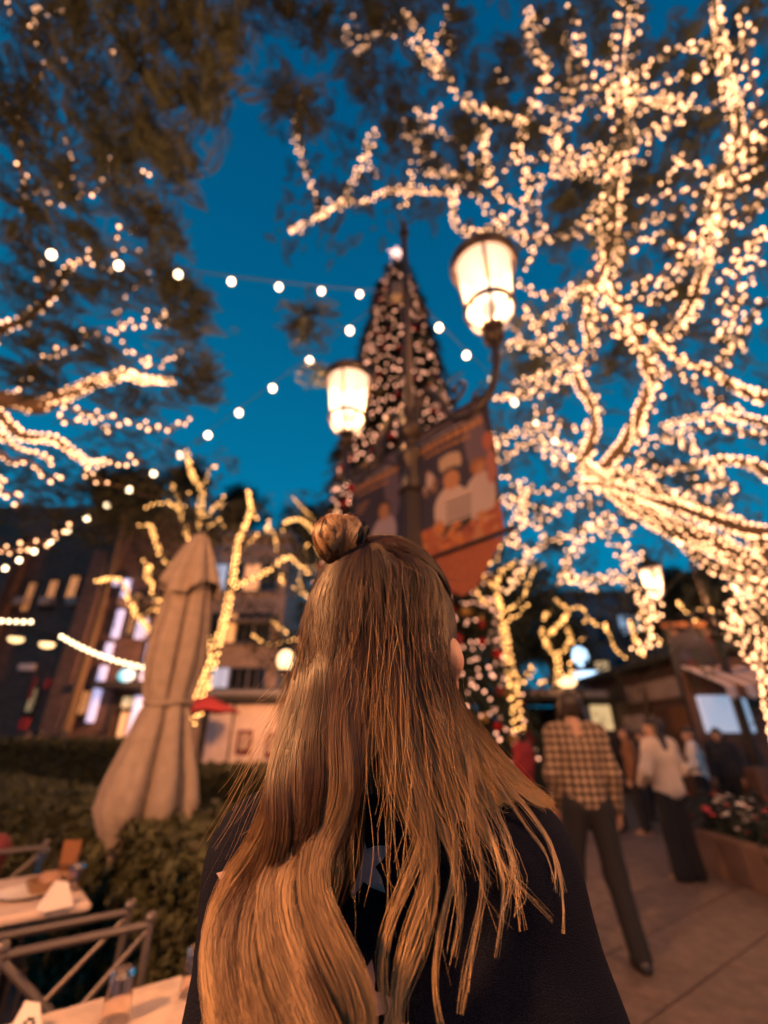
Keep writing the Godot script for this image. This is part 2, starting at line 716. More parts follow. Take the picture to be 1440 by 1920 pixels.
func hang_z(x: float, y: float) -> float:   # how far back the fall of hair hangs
	var e := clampf(x / 0.116, -0.97, 0.97)
	var head := -0.618 + 0.112 * sqrt(1.0 - e * e)
	return lerpf(head, -0.502 - 0.055 * pow(x / 0.15, 2.0), smoothstep(1.5, 1.36, y))


func lock(ctrl: Array, width: float, thick: float, tone: float, strands: int, t0 := 0.0, t1 := 1.0, frizz := 0.004, point := 0.25, core := true, per := 3) -> void:
	var line := PackedVector3Array(spline(ctrl, per))
	var m := line.size()
	if not jacket_bones.is_empty() and line[m - 1].y < 1.42:
		for i in m:
			if line[i].y < 1.42:
				line[i] = off_jacket(line[i], thick * 0.9 + 0.001)
		for pass_ in 3:
			for i in range(1, m - 1):
				line[i] = line[i] * 0.5 + (line[i - 1] + line[i + 1]) * 0.25
	var side := PackedVector3Array()
	var out := PackedVector3Array()
	for i in m:
		var t := (line[mini(i + 1, m - 1)] - line[maxi(i - 1, 0)]).normalized()
		var o := outward(line[i])
		o = (o - t * o.dot(t)).normalized()
		out.append(o)
		side.append(o.cross(t).normalized())
	var wide := PackedFloat32Array()
	for i in m:
		var t := float(i) / (m - 1)
		wide.append(minf(1.0, 0.3 + t * 1.8) * lerpf(1.0, point, smoothstep(0.5, 1.0, t)))
	if core:   # the lock itself, grooved and streaked along its length
		var f := hv.size()
		var cols := 22
		var groove := PackedFloat32Array()
		var tint := PackedFloat32Array()
		for k in cols:
			groove.append(rnd(0.9, 1.05))
			tint.append(tone - 0.02 + rng.randfn() * 0.07 - (0.06 if groove[k] < 0.93 else 0.0))  # deep grooves tinted darker: crease shade put into the colour
		for i in m:
			var t := float(i) / (m - 1)
			var tap := 1.0 - smoothstep(0.8, 1.0, t) * 0.95
			for k in cols:
				var a := TAU * k / cols
				var gr := groove[k]
				hv.append(line[i] + (side[i] * cos(a) * width + out[i] * sin(a) * thick) * wide[i] * tap * gr * 0.93)
				var lean := (groove[(k + 1) % cols] - groove[(k + cols - 1) % cols]) * 1.0
				var nn := (side[i] * cos(a) * thick + out[i] * sin(a) * width).normalized()
				hn.append((nn - (side[i] * -sin(a) + out[i] * cos(a)) * lean).normalized())
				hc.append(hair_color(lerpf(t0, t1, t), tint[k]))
		for i in m - 1:
			for k in cols:
				var a := f + i * cols + k
				var b := f + i * cols + (k + 1) % cols
				hi.append(a); hi.append(b); hi.append(b + cols)
				hi.append(a); hi.append(b + cols); hi.append(a + cols)
	for q in strands:
		var a := rnd(-1.0, 1.0)
		var b := sqrt(maxf(0.0, 1.0 - a * a)) * rnd(0.92, 1.08)
		var ph := rnd(0.0, TAU)
		var fq := rnd(2.0, 6.0)
		var fz := frizz * absf(rng.randfn()) * 0.8
		var cut := maxi(3, int(m * (1.0 - 0.4 * rng.randf() * rng.randf())))
		var pts := PackedVector3Array()
		for i in cut:
			var t := float(i) / (m - 1)
			var z := fz * t * t * 1.4
			pts.append(line[i] + side[i] * (a * width * wide[i] + z * sin(fq * t * 3.0 + ph)) + out[i] * (b * thick * wide[i] + 0.0003 + z * 0.5 * absf(cos(fq * t * 2.6 + ph * 2.0))))
		strand(pts, side, out, rnd(0.00018, 0.00032), t0, lerpf(t0, t1, float(cut) / m), tone + rng.randfn() * 0.07)


func hair_mesh() -> ArrayMesh:
	var a := []
	a.resize(Mesh.ARRAY_MAX)
	a[Mesh.ARRAY_VERTEX] = hv
	a[Mesh.ARRAY_NORMAL] = hn
	a[Mesh.ARRAY_COLOR] = hc
	a[Mesh.ARRAY_INDEX] = hi
	var m := ArrayMesh.new()
	m.add_surface_from_arrays(Mesh.PRIMITIVE_TRIANGLES, a)
	hv = PackedVector3Array(); hn = PackedVector3Array(); hc = PackedColorArray(); hi = PackedInt32Array()
	return m


func on_head(az: float, h: float, lift := 0.0) -> Vector3:   # a point of the hair's surface: az 0 is the back, 90 her right side
	var y := clampf((h - HEAD.y) / 0.125, -0.98, 0.98)
	var r := sqrt(1.0 - y * y)
	var a := deg_to_rad(az)
	return HEAD + Vector3(sin(a) * (0.099 + lift) * r, y * (0.125 + lift * 0.5), cos(a) * (0.108 + lift) * r)


func across(s: float, x: Array) -> float:   # x at s = -1, 0, 0.45, 1
	if s < 0.0:
		return lerpf(x[0], x[1], s + 1.0)
	return lerpf(x[1], x[2], s / 0.45) if s < 0.45 else lerpf(x[2], x[3], (s - 0.45) / 0.55)


func build_hair(p: Node3D) -> void:
	rng.seed = 77
	var tie := Vector3(-0.03, 1.657, -0.552)
	# height, then x at the left edge, the middle, the thin part and the right edge
	var levels := [[1.50, -0.096, -0.01, 0.038, 0.056], [1.455, -0.101, -0.012, 0.042, 0.068], [1.41, -0.108, -0.018, 0.048, 0.09], [1.36, -0.118, -0.026, 0.05, 0.132], [1.315, -0.126, -0.036, 0.05, 0.16], [1.265, -0.138, -0.046, 0.05, 0.18], [1.215, -0.145, -0.056, 0.05, 0.19], [1.16, -0.15, -0.056, 0.058, 0.2], [1.11, -0.14, -0.05, 0.058, 0.2]]
	for layer in 3:
		var count: int = [26, 26, 20][layer]
		for i in count:
			var s := -1.0 + 2.0 * (i + rnd(0.2, 0.8)) / count
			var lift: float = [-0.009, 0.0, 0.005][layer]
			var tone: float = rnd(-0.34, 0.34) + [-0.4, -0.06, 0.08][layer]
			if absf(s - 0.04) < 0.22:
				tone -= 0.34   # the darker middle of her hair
			var thin := absf(s - 0.22) < 0.26   # the thin part of the fall, where the jacket shows
			var ends := 7 if s < -0.06 else 3
			if thin:
				ends = 2 + i % 2
				tone -= 0.06
			var side := 80.0 if s < 0.0 else 46.0
			var pts := [on_head(s * 26.0 - 12.0, 1.643, lift), on_head(s * (side * 0.72 if s < 0.0 else 62.0) - 6.0, 1.612, lift), on_head(s * side - 2.0, 1.56, lift)]
			var ph := s * 5.0 + rnd(-0.4, 0.4) + layer * 0.8
			for k in ends + 1:
				var l: Array = levels[k]
				var x := across(s, [l[1], l[2], l[3], l[4]])
				var amp := 0.013 * smoothstep(1.46, 1.33, l[0])
				var y: float = l[0]
				var z := hang_z(x, y) + lift
				if s > 0.5 and y < 1.4:
					z = lerpf(z, -0.59, smoothstep(0.5, 1.0, s))
				pts.append(Vector3(x + amp * sin(ph + (1.5 - y) * 40.0), y, z + amp * 0.8 * cos(ph + (1.5 - y) * 40.0)))
			var w := rnd(0.012, 0.019) * (0.6 if thin and layer > 0 else 1.0)
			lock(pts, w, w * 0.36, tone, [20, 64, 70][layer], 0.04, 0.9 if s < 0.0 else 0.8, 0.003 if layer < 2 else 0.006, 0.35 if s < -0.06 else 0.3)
	# the big waves of the left half
	for n in 16:
		var x0 := lerpf(-0.102, -0.03, (n + 0.5) / 16.0) + rnd(-0.003, 0.003)
		var ph := x0 * 26.0 + rnd(-0.75, 0.75)
		var wd := rnd(0.011, 0.0175)
		var up := rnd(0.0, 0.007)
		var pts := [on_head(x0 * 420.0 - 8.0, 1.625, 0.001), on_head(x0 * 660.0, 1.59, -0.002), on_head(x0 * 800.0, 1.54, -0.001)]
		for k in 11:
			var y := 1.495 - 0.038 * k
			var grow := smoothstep(1.46, 1.31, y)
			var x: float = x0 * (1.0 + 0.36 * grow) + 0.026 * grow * sin(ph + (1.47 - y) * 33.0)
			pts.append(Vector3(x, y, hang_z(x, y) + 0.004 + up + 0.014 * grow * (1.0 + cos(ph + (1.47 - y) * 33.0))))
		lock(pts, wd, wd * 0.46, rnd(-0.2, 0.36), 150, 0.02, 1.02, 0.0035, 0.75)
	# long thin locks over the jacket
	for q in [[0.02, 1.15, 0.3, 0.0075], [0.026, 1.2, 0.22, 0.006], [0.034, 1.13, 0.3, 0.007], [0.046, 1.25, 0.24, 0.004], [0.06, 1.2, 0.3, 0.0045], [0.074, 1.22, 0.26, 0.003], [0.09, 1.25, 0.32, 0.004], [0.1, 1.3, 0.36, 0.005], [0.115, 1.27, 0.3, 0.003], [0.052, 1.33, 0.1, 0.006], [0.13, 1.29, 0.3, 0.0022]]:
		var pts := [on_head(q[0] * 330.0, 1.6, 0.001), on_head(q[0] * 420.0, 1.55, 0.003)]
		var ph := rnd(0.0, TAU)
		var bend := rnd(0.012, 0.03)
		for k in 9:
			var y := lerpf(1.5, q[1], k / 8.0)
			var grow := smoothstep(1.44, 1.3, y)
			var x: float = q[0] * lerpf(0.52, 1.1, k / 8.0) + bend * grow * sin(ph + (1.45 - y) * 24.0)
			pts.append(Vector3(x, y, hang_z(x, y) + 0.007))
		lock(pts, q[3], q[3] * 0.6, q[2], int(10 + q[3] * 4500.0), 0.05, 0.95, 0.004, 0.35, q[3] > 0.0035, 5)
	# the sweep over her right shoulder
	for i in 22:
		var u := i / 21.0
		var e := Vector3(lerpf(0.075, 0.166, u), lerpf(1.368, 1.34, u) + rnd(-0.004, 0.008), lerpf(-0.52, -0.6, u))
		var a := on_head(lerpf(26.0, 48.0, u), 1.54, 0.002)
		var m1 := Vector3(lerpf(0.044, 0.06, u), 1.46, hang_z(lerpf(0.044, 0.06, u), 1.46) + 0.004)
		var m2 := m1.lerp(e, 0.5) + Vector3(0.002, 0.01, 0.008)
		var over := e + Vector3(rnd(0.006, 0.022), rnd(-0.035, -0.012), rnd(-0.1, -0.02))
		var far := rnd(0.2, 1.0)
		lock([on_head(lerpf(16.0, 42.0, u), 1.615, 0.001), a, m1, m2, e, e.lerp(over, 0.35 + 0.4 * far)], 0.011, 0.005, rnd(0.06, 0.46), 72, 0.04, 1.0, 0.005, 0.16)
	for i in 7:   # wisps that slip off the shoulder
		var u := rnd(0.2, 1.0)
		var e := Vector3(lerpf(0.08, 0.165, u), lerpf(1.36, 1.335, u), lerpf(-0.51, -0.585, u))
		var down := rnd(0.04, 0.1)
		lock([on_head(lerpf(26.0, 46.0, u), 1.54, 0.004), Vector3(lerpf(0.046, 0.06, u), 1.45, -0.515), e, e + Vector3(rnd(-0.01, 0.02), -down * 0.5, 0.02), e + Vector3(rnd(-0.03, 0.02), -down, 0.03)], 0.0028, 0.0018, rnd(0.2, 0.4), 12, 0.1, 0.95, 0.008, 0.3, false)
	# drawn back past the temples and over the ears
	for e in [-1.0, 1.0]:
		for i in 11:
			var u := i / 10.0
			var az := lerpf(66.0, 122.0, u)
			var x: float = e * lerpf(0.066, 0.058, u) * (1.25 if e < 0.0 else 1.0)
			lock([on_head(az * e, lerpf(1.615, 1.6, u), -0.002), on_head((az - 7.0) * e, lerpf(1.575, 1.572, u), -0.001), on_head((az - 20.0) * e, 1.54, -0.001), on_head((az - 38.0) * e, 1.51, -0.002), Vector3(x, 1.46, hang_z(x, 1.46)), Vector3(x * 1.2, 1.41, hang_z(x * 1.2, 1.41)), Vector3(x * 1.35, 1.36, hang_z(x * 1.35, 1.36))], 0.013, 0.004, rnd(-0.14, 0.12), 50, 0.04, 0.7, 0.003, 0.2)
	# combed up to the tie from the hairline
	for i in 58:
		var az := lerpf(-176.0, 176.0, (i + rnd(0.0, 0.8)) / 58.0)
		var back := absf(az) < 70.0
		var h0 := rnd(1.6, 1.63) if back else rnd(1.575, 1.625)
		var pts := []
		var root := on_head(az, h0, -0.001)
		for k in 6:
			var t := k / 5.0
			var q := root.lerp(tie, t) - HEAD
			var e := Vector3(q.x / 0.1, q.y / 0.126, q.z / 0.109)
			var on := HEAD + q / maxf(e.length(), 0.4)
			pts.append(on.lerp(tie, smoothstep(0.75, 1.0, t) * 0.8) if k < 5 else tie + Vector3(rnd(-0.005, 0.005), rnd(-0.005, 0.005), rnd(-0.003, 0.003)))
		pts.reverse()
		lock(pts, 0.013, 0.0035, rnd(-0.22, 0.02) + (0.24 if i % 6 == 0 else 0.0), 30, 0.3, 0.14, 0.0015, 0.9)
	# flyaways
	for i in 300:
		var s := rnd(-1.1, 0.62)
		var pts := [on_head(s * 72.0, rnd(1.54, 1.62), 0.002)]
		var x: float = pts[0].x
		var y: float = pts[0].y
		var drop := rnd(0.02, 0.045)
		for k in 7:
			y -= drop
			x += rnd(-0.006, 0.006) + s * 0.004 * k
			pts.append(Vector3(x, y, hang_z(x, y) + rnd(0.004, 0.016)))
		lock(pts, 0.001, 0.001, rnd(-0.1, 0.4), 1, 0.2, 0.9, 0.008, 1.0, false)
	for i in 40:   # short loose hairs on the crown
		var a := on_head(rnd(-100.0, 90.0), rnd(1.6, 1.67), 0.001)
		var o := outward(a)
		var sd := Vector3(rnd(-1, 1), rnd(-0.8, 0.1), rnd(-0.3, 0.3)).normalized()
		lock([a, a + o * 0.003 + sd * 0.012, a + o * 0.006 + sd * 0.026, a + o * 0.004 + sd * 0.04], 0.001, 0.001, rnd(0.1, 0.3), 1, 0.2, 0.5, 0.001, 1.0, false)
	part("hair", hair_mesh(), M.hair, p)
	# the bun: turns of hair wound round its middle, left of the tie
	var mid := tie + Vector3(-0.03, 0.003, -0.004)
	var ball_ := MB.new()
	ball_.ball(mid, Vector3(0.027, 0.024, 0.024), 12, 16)
	for i in ball_.c.size():
		ball_.c[i] = Color(0.1, 0.054, 0.026)
	for i in 44:
		var pts := []
		var ax := Vector3(rnd(0.5, 1.0), rnd(-0.5, 0.5), rnd(-0.4, 0.6)).normalized()
		var u := ax.cross(Vector3.UP).normalized()
		var w := ax.cross(u)
		var off := rnd(-0.02, 0.02)
		var r := sqrt(0.031 * 0.031 - off * off)
		var a0 := rnd(0.0, TAU)
		for k in 9:
			var a := a0 + k * 0.52
			pts.append(mid + (ax * off * (1.0 - 0.05 * k) + (u * cos(a) + w * sin(a)) * (r + 0.0018 * sin(i * 2.0) + 0.0015 * sin(k * 1.7 + i))) * Vector3(1.05, 0.95, 0.95))
		bun_lock(pts, mid, 0.006, rnd(0.02, 0.4))
	var wisps := hair_mesh()
	var holder := part("bun", ball_, M.hair, p)
	part("wound_strands", wisps, M.hair, holder)
	var t := MB.new()
	for r in 4:   # the elastic
		var ring := []
		for k in 17:
			var a := TAU * k / 16.0
			ring.append(tie + Vector3(0.003 * (r - 1.5), 0, 0) + (Vector3(0.25, 1, 0).normalized() * cos(a) + Vector3(0, 0.1, 1).normalized() * sin(a)) * (0.0145 + 0.001 * (r % 2)))
		t.tube(ring, 0.0028, 0.0028, 6, false)
	t.tube([tie + Vector3(0.002, 0.014, 0), tie + Vector3(0.004, 0.026, 0.004)], 0.004, 0.0015, 6)
	part("hair_tie", t, M.black_cloth, p)


func bun_lock(ctrl: Array, mid: Vector3, width: float, tone: float) -> void:
	var line := PackedVector3Array(spline(ctrl, 4))
	var m := line.size()
	for q in 40:
		var a := rnd(-1.0, 1.0)
		var pts := PackedVector3Array()
		var side := PackedVector3Array()
		var out := PackedVector3Array()
		for i in m:
			var t := (line[mini(i + 1, m - 1)] - line[maxi(i - 1, 0)]).normalized()
			var o := (line[i] - mid).normalized()
			side.append(o.cross(t).normalized())
			out.append(o)
			pts.append(line[i] + side[i] * a * width + o * (0.004 * (1.0 - a * a) + 0.0008))
		strand(pts, side, out, 0.00055, 0.3, 0.6, tone + rng.randfn() * 0.1)


# ---------------------------------------------------------------- trees and their lights
func make_shared_shapes() -> void:
	var b := MB.new()
	b.ball(Vector3.ZERO, Vector3.ONE, 4, 7)
	bulb_small = b.mesh()
	b = MB.new()   # a feathery frond: a stalk with paired leaflets, hanging a little
	for i in 9:
		var t := i / 8.0
		var p := Vector3(0, -0.18 * t * t, -0.5 * t)
		var l := 0.17 * sin(PI * (0.18 + 0.75 * t))
		for s in [-1.0, 1.0]:
			var tip := p + Vector3(s * l, -0.05 - 0.04 * t, -0.07)
			var w := Vector3(0.0, 0.004, 0.028)
			b.face([p, p + (tip - p) * 0.5 - w, tip, p + (tip - p) * 0.5 + w], Vector3.UP)
	frond = b.mesh()
	b = MB.new()   # a small spray of pointed leaves
	var g := RandomNumberGenerator.new()
	g.seed = 5
	for i in 12:
		var o := Vector3(g.randf_range(-0.12, 0.12), g.randf_range(-0.1, 0.1), g.randf_range(-0.12, 0.12))
		var d := Vector3(g.randfn(), g.randfn() - 0.6, g.randfn()).normalized()
		var sd := d.cross(Vector3(0.3, 1, 0.2)).normalized() * 0.022
		b.face([o, o + d * 0.055 + sd, o + d * 0.12, o + d * 0.055 - sd], Vector3.UP)
	leaf_spray = b.mesh()


func limb_radius(l: Array, t: float) -> float:
	return lerpf(l[1], l[2], t)


func twigs(limbs: Array, per_m: float, length: float, from: int, r: float, droop := 0.0) -> Array:
	var out := []
	for i in range(from, limbs.size()):
		var pts := evenly(spline(limbs[i][0], 4), 0.12)
		var n := int(pts.size() * 0.12 * per_m + rng.randf())
		for k in n:
			var at: int = rng.randi_range(0, pts.size() - 1)
			var p: Vector3 = pts[at]
			var along: Vector3 = (pts[mini(at + 1, pts.size() - 1)] - pts[maxi(at - 1, 0)]).normalized()
			var d := (rdir() + along * 0.6 + Vector3.UP * 0.3).normalized()
			var line := [p]
			var seg := length * rnd(0.5, 1.2) / 4.0
			for q in 4:
				d = (d + rdir() * 0.45 + Vector3.DOWN * droop).normalized()
				p += d * seg
				line.append(p)
			out.append([line, r, r * 0.6])
	return out


func grow_tree(called: String, label: String, limbs: Array, bark: Material, base: Vector3, group := "") -> Node3D:
	var t := thing(called, label, "tree", base, 0.0, group)
	for i in limbs.size():
		var l: Array = limbs[i]
		var pts := spline(l[0], 4)
		if i == 0:
			pts.push_front(Vector3(base.x, 0, base.z))
			var foot := MB.new()
			var radii := []
			for k in pts.size():
				radii.append(limb_radius(l, float(k) / pts.size()) * (1.5 if k == 0 else 1.0))
			foot.tube(shift(pts, -base), 0, 0, 12, true, radii)
			part("trunk", foot, bark, t)
			continue
		var m := MB.new()
		m.tube(shift(pts, -base), l[1], l[2], 8 if l[1] > 0.02 else 5)
		part("limb" if l[1] > 0.012 else "twig", m, bark, t)
	return t


func shift(pts: Array, by: Vector3) -> Array:
	var out := []
	for p in pts:
		out.append(p + by)
	return out


# lights wound round every limb: one thing of wire and bulbs, the 300 nearest the square's middle as bulbs of their own
func light_up(label: String, limbs: Array, step: float, r: float, glowing: Material, dense := 1.0, keep := 300, group := "", skip_below := 0.0, gaps := 0.0) -> Node3D:
	var base: Vector3 = limbs[0][0][0]
	var t := thing("fairy_lights", label, "string lights", base, 0.0, group)
	var wire := MB.new()
	var spots := []
	for l in limbs:
		var big: float = maxf(l[1], l[2])
		var rows := maxi(1, int(round(TAU * big / (0.26 if r > 0.02 else 0.14) * dense)))
		var fine := evenly(spline(l[0], 5), step / rows)
		var path := []
		var n := fine.size()
		if n < 2:
			continue
		var turn := rnd(0.0, TAU)
		for i in n:
			var p: Vector3 = fine[i]
			if p.y < skip_below or rng.randf() < gaps:
				continue
			var along: Vector3 = (fine[mini(i + 1, n - 1)] - fine[maxi(i - 1, 0)]).normalized()
			var u := along.cross(Vector3(0.2, 1, 0.1)).normalized()
			var w := along.cross(u)
			turn += 2.2 + rnd(-0.5, 0.5) if big < 0.03 else TAU / rows + rnd(-0.25, 0.25)
			var rr := limb_radius(l, float(i) / n) + 0.012 + (rnd(0.0, 0.03) if big < 0.03 else rnd(0.0, 0.012))
			var q := p + (u * cos(turn) + w * sin(turn)) * rr + along * rnd(-0.4, 0.4) * step / rows
			spots.append(q - base)
			path.append(q - base)
		if path.size() > 1:
			wire.tube(path, 0.0025, 0.0025, 3, false)
	part("wire", wire, M.dark_wire, t)
	spots.sort_custom(func(a, b): return (a + base).distance_squared_to(Vector3(0, 2, 0)) < (b + base).distance_squared_to(Vector3(0, 2, 0)))
	var rest := []
	for i in spots.size():
		var b := Basis.from_scale(Vector3.ONE * r * rnd(0.85, 1.2))
		if i < keep:
			var o := part("bulb", bulb_small, glowing, t, spots[i])
			o.basis = b
		else:
			rest.append(Transform3D(b, spots[i]))
	if rest:
		many("bulbs", bulb_small, glowing, rest, t)
	return t


func leaves(t: Node3D, shape: Mesh, m: Material, centres: Array, each: int, spread: float, size: float, droop := 0.3) -> void:
	var places := []
	var tints := []
	for ctr in centres:
		var tone := rnd(0.7, 1.25)
		for i in each:
			var o := Vector3(rng.randfn(), rng.randfn() * 0.8, rng.randfn()) * spread * 0.5
			var z := Vector3(rnd(-1, 1), rnd(-0.4, 0.4) + droop, rnd(-1, 1)).normalized()
			var x := Vector3.UP.cross(z).normalized()
			places.append(Transform3D(Basis(x, z.cross(x), z).scaled(Vector3.ONE * size * rnd(0.6, 1.3)), ctr + o - t.position))
			var k := tone * rnd(0.75, 1.3)
			tints.append(Color(k * rnd(0.9, 1.2), k, k * rnd(0.7, 1.0)))
	many("crown", shape, m, places, t, tints)


func crown_points(limbs: Array, step: float, chance: float, from := 1) -> Array:
	var out := []
	for i in range(from, limbs.size()):
		for p in evenly(spline(limbs[i][0], 3), step):
			if rng.randf() < chance:
				out.append(p + rdir() * 0.2)
	return out


# festoon: a drooping cable with round bulbs hanging from sockets
func festoon(label: String, a: Vector3, b: Vector3, sag: float, spacing: float, r := 0.037, group := "festoon strings across the square") -> void:
	var t := thing("festoon_string", label, "string lights", a, 0.0, group)
	var pts := []
	for i in 33:
		var u := i / 32.0
		pts.append((b - a) * u + Vector3.DOWN * sag * 4.0 * u * (1.0 - u))
	var w := MB.new()
	w.tube(pts, 0.006, 0.006, 5)
	part("cable", w, M.dark_wire, t)
	var bulbs := evenly(pts, spacing)
	for i in range(1, bulbs.size()):
		var s := MB.new()
		s.lathe(Vector3.ZERO, [Vector2(0.0, -0.06), Vector2(0.016, -0.06), Vector2(0.019, -0.02), Vector2(0.008, 0.004), Vector2(0, 0.004)], 10)
		part("socket", s, M.dark_wire, t, bulbs[i])
		var g := part("globe", bulb_small, M.festoon_bulb, t, bulbs[i] + Vector3.DOWN * (0.055 + r * 0.9))
		g.scale = Vector3(r, r * 1.15, r)


# ---------------------------------------------------------------- street lamps
func lantern(p: Node3D, at: Vector3, s: float) -> void:   # at: where the stem meets its foot; about 1.5 s tall
	var ir: Material = M.lamp_iron
	var foot := MB.new()
	foot.lathe(at, [Vector2(0, -0.02), Vector2(0.05, -0.02), Vector2(0.055, 0.03), Vector2(0.1, 0.06), Vector2(0.11, 0.1), Vector2(0.075, 0.13), Vector2(0.07, 0.2), Vector2(0.12, 0.24), Vector2(0.0, 0.25)].map(func(v): return v * s), 20)
	part("lantern_foot", foot, ir, p)
	var bowl := MB.new()
	bowl.lathe(at, [Vector2(0.1, 0.25), Vector2(0.17, 0.31), Vector2(0.225, 0.4), Vector2(0.245, 0.5)].map(func(v): return v * s), 32)
	part("glass_bowl", bowl, M.lamp_glass, p)
	var glass := MB.new()
	glass.lathe(at, [Vector2(0.235, 0.53), Vector2(0.27, 0.85), Vector2(0.305, 1.22)].map(func(v): return v * s), 32)
	part("glass_cylinder", glass, M.lamp_glass, p)
	var ring := MB.new()
	ring.lathe(at, [Vector2(0.235, 0.48), Vector2(0.268, 0.48), Vector2(0.278, 0.505), Vector2(0.268, 0.535), Vector2(0.235, 0.535), Vector2(0.235, 0.48)].map(func(v): return v * s), 32)
	part("lantern_ring", ring, ir, p)
	var cap := MB.new()
	cap.lathe(at, [Vector2(0.318, 1.25), Vector2(0.325, 1.15), Vector2(0.345, 1.14), Vector2(0.35, 1.2), Vector2(0.372, 1.22), Vector2(0.372, 1.27), Vector2(0.35, 1.3), Vector2(0.3, 1.31), Vector2(0.27, 1.38), Vector2(0.16, 1.45), Vector2(0.06, 1.48), Vector2(0.04, 1.52), Vector2(0.05, 1.55), Vector2(0.025, 1.6), Vector2(0, 1.62)].map(func(v): return v * s), 32)
	part("lantern_cap", cap, ir, p)
	for i in 8:
		var a := TAU * i / 8 + 0.2
		var o := Vector3(cos(a), 0, sin(a))
		if i % 2 == 0:
			var bar := MB.new()
			bar.tube([at + (o * 0.243 + Vector3.UP * 0.53) * s, at + (o * 0.278 + Vector3.UP * 0.87) * s, at + (o * 0.313 + Vector3.UP * 1.22) * s], 0.018 * s, 0.018 * s, 6)
			part("glazing_bar", bar, ir, p)
		var rib := MB.new()
		rib.tube([at + (o * 0.105 + Vector3.UP * 0.25) * s, at + (o * 0.178 + Vector3.UP * 0.31) * s, at + (o * 0.233 + Vector3.UP * 0.4) * s, at + (o * 0.252 + Vector3.UP * 0.5) * s], 0.017 * s, 0.017 * s, 6)
		part("bowl_rib", rib, ir, p)
	var holder := MB.new()
	holder.lathe(at, [Vector2(0, 0.4), Vector2(0.03, 0.4), Vector2(0.03, 0.5), Vector2(0.09, 0.52), Vector2(0.09, 0.56), Vector2(0, 0.56)].map(func(v): return v * s), 16)
	part("bulb_holder", holder, ir, p)
	var bulb := MB.new()
	bulb.lathe(at, [Vector2(0, 0.57), Vector2(0.05, 0.58), Vector2(0.1, 0.66), Vector2(0.115, 0.76), Vector2(0.1, 0.88), Vector2(0.05, 0.96), Vector2(0, 0.98)].map(func(v): return v * s), 16)
	part("bulb", bulb, M.lamp_bulb, p)


func lamp_post(label: String, at: Vector3, across_: Vector3, hub: float, arm: float, s: float, top: float, energy: float, group := "twin lamp posts") -> Node3D:
	var p := thing("lamp_post", label, "street lamp", at, 0.0, group)
	var ir: Material = M.lamp_iron
	var m := MB.new()
	m.lathe(Vector3.ZERO, [Vector2(0.3, 0.0), Vector2(0.3, 0.12), Vector2(0.24, 0.16), Vector2(0.23, 0.7), Vector2(0.26, 0.74), Vector2(0.2, 0.82), Vector2(0.16, 0.95), Vector2(0.125, 1.0)].map(func(v): return v * s), 16)
	part("base", m, ir, p)
	m = MB.new()
	for i in 12:   # a fluted shaft
		var a := TAU * i / 12
		m.tube([Vector3(cos(a) * 0.1, 0.95, sin(a) * 0.1) * s, Vector3(cos(a) * 0.088 * s, hub - 0.75 * s, sin(a) * 0.088 * s)], 0.032 * s, 0.028 * s, 6)
	part("shaft", m, ir, p)
	m = MB.new()
	m.lathe(Vector3(0, hub, 0), [Vector2(0.11, -0.8), Vector2(0.15, -0.77), Vector2(0.15, -0.72), Vector2(0.11, -0.68), Vector2(0.1, -0.45), Vector2(0.16, -0.38), Vector2(0.17, -0.3), Vector2(0.1, -0.22), Vector2(0.09, -0.1), Vector2(0.15, -0.04), Vector2(0.16, 0.04), Vector2(0.1, 0.1), Vector2(0.085, 0.25), Vector2(0.12, 0.3), Vector2(0.11, 0.36), Vector2(0.06, 0.42), Vector2(0.055, 0.9)].map(func(v): return v * s), 20)
	part("hub", m, ir, p)
	m = MB.new()
	m.tube([Vector3(0, hub + 0.85 * s, 0), Vector3(0, top - 0.5 * s, 0)], 0.055 * s, 0.048 * s, 12)
	m.lathe(Vector3(0, top, 0), [Vector2(0.05, -0.52), Vector2(0.08, -0.48), Vector2(0.08, -0.42), Vector2(0.04, -0.38), Vector2(0.06, -0.25), Vector2(0.025, -0.15), Vector2(0, 0.0)].map(func(v): return v * s), 14)
	part("mast", m, ir, p)
	for e in [1.0, -1.0]:
		var d: Vector3 = across_.normalized() * e
		m = MB.new()   # the scrolled arm
		var u := func(x: float, y: float): return d * x * arm + Vector3.UP * (hub + y * s)
		m.tube(spline([u.call(0.06, 0.02), u.call(0.1, 0.3), u.call(0.24, 0.42), u.call(0.38, 0.22), u.call(0.5, -0.12), u.call(0.68, -0.24), u.call(0.87, -0.14), u.call(0.98, 0.14), u.call(1.0, 0.42)], 5), 0.05 * s, 0.04 * s, 8)
		m.tube(spline([u.call(0.42, 0.1), u.call(0.54, 0.06), u.call(0.62, 0.1), u.call(0.66, 0.2), u.call(0.6, 0.26), u.call(0.55, 0.2)], 5), 0.03 * s, 0.02 * s, 6)
		m.tube(spline([u.call(0.05, -0.34), u.call(0.2, -0.3), u.call(0.36, -0.16), u.call(0.5, -0.12)], 5), 0.028 * s, 0.02 * s, 6)
		m.tube(spline([u.call(0.68, -0.2), u.call(0.74, -0.04), u.call(0.82, 0.0), u.call(0.86, -0.08)], 5), 0.026 * s, 0.012 * s, 6)
		m.ball(u.call(0.24, 0.42), Vector3.ONE * 0.065 * s, 6, 8)
		m.ball(u.call(0.55, 0.2), Vector3.ONE * 0.04 * s, 6, 8)
		part("arm", m, ir, p)
		lantern(p, u.call(1.0, 0.42), s)
		lamp_light(at + u.call(1.0, 0.42) + Vector3.UP * 0.77 * s, energy, Color(1.0, 0.68, 0.42), 0.11 * s)
	return p


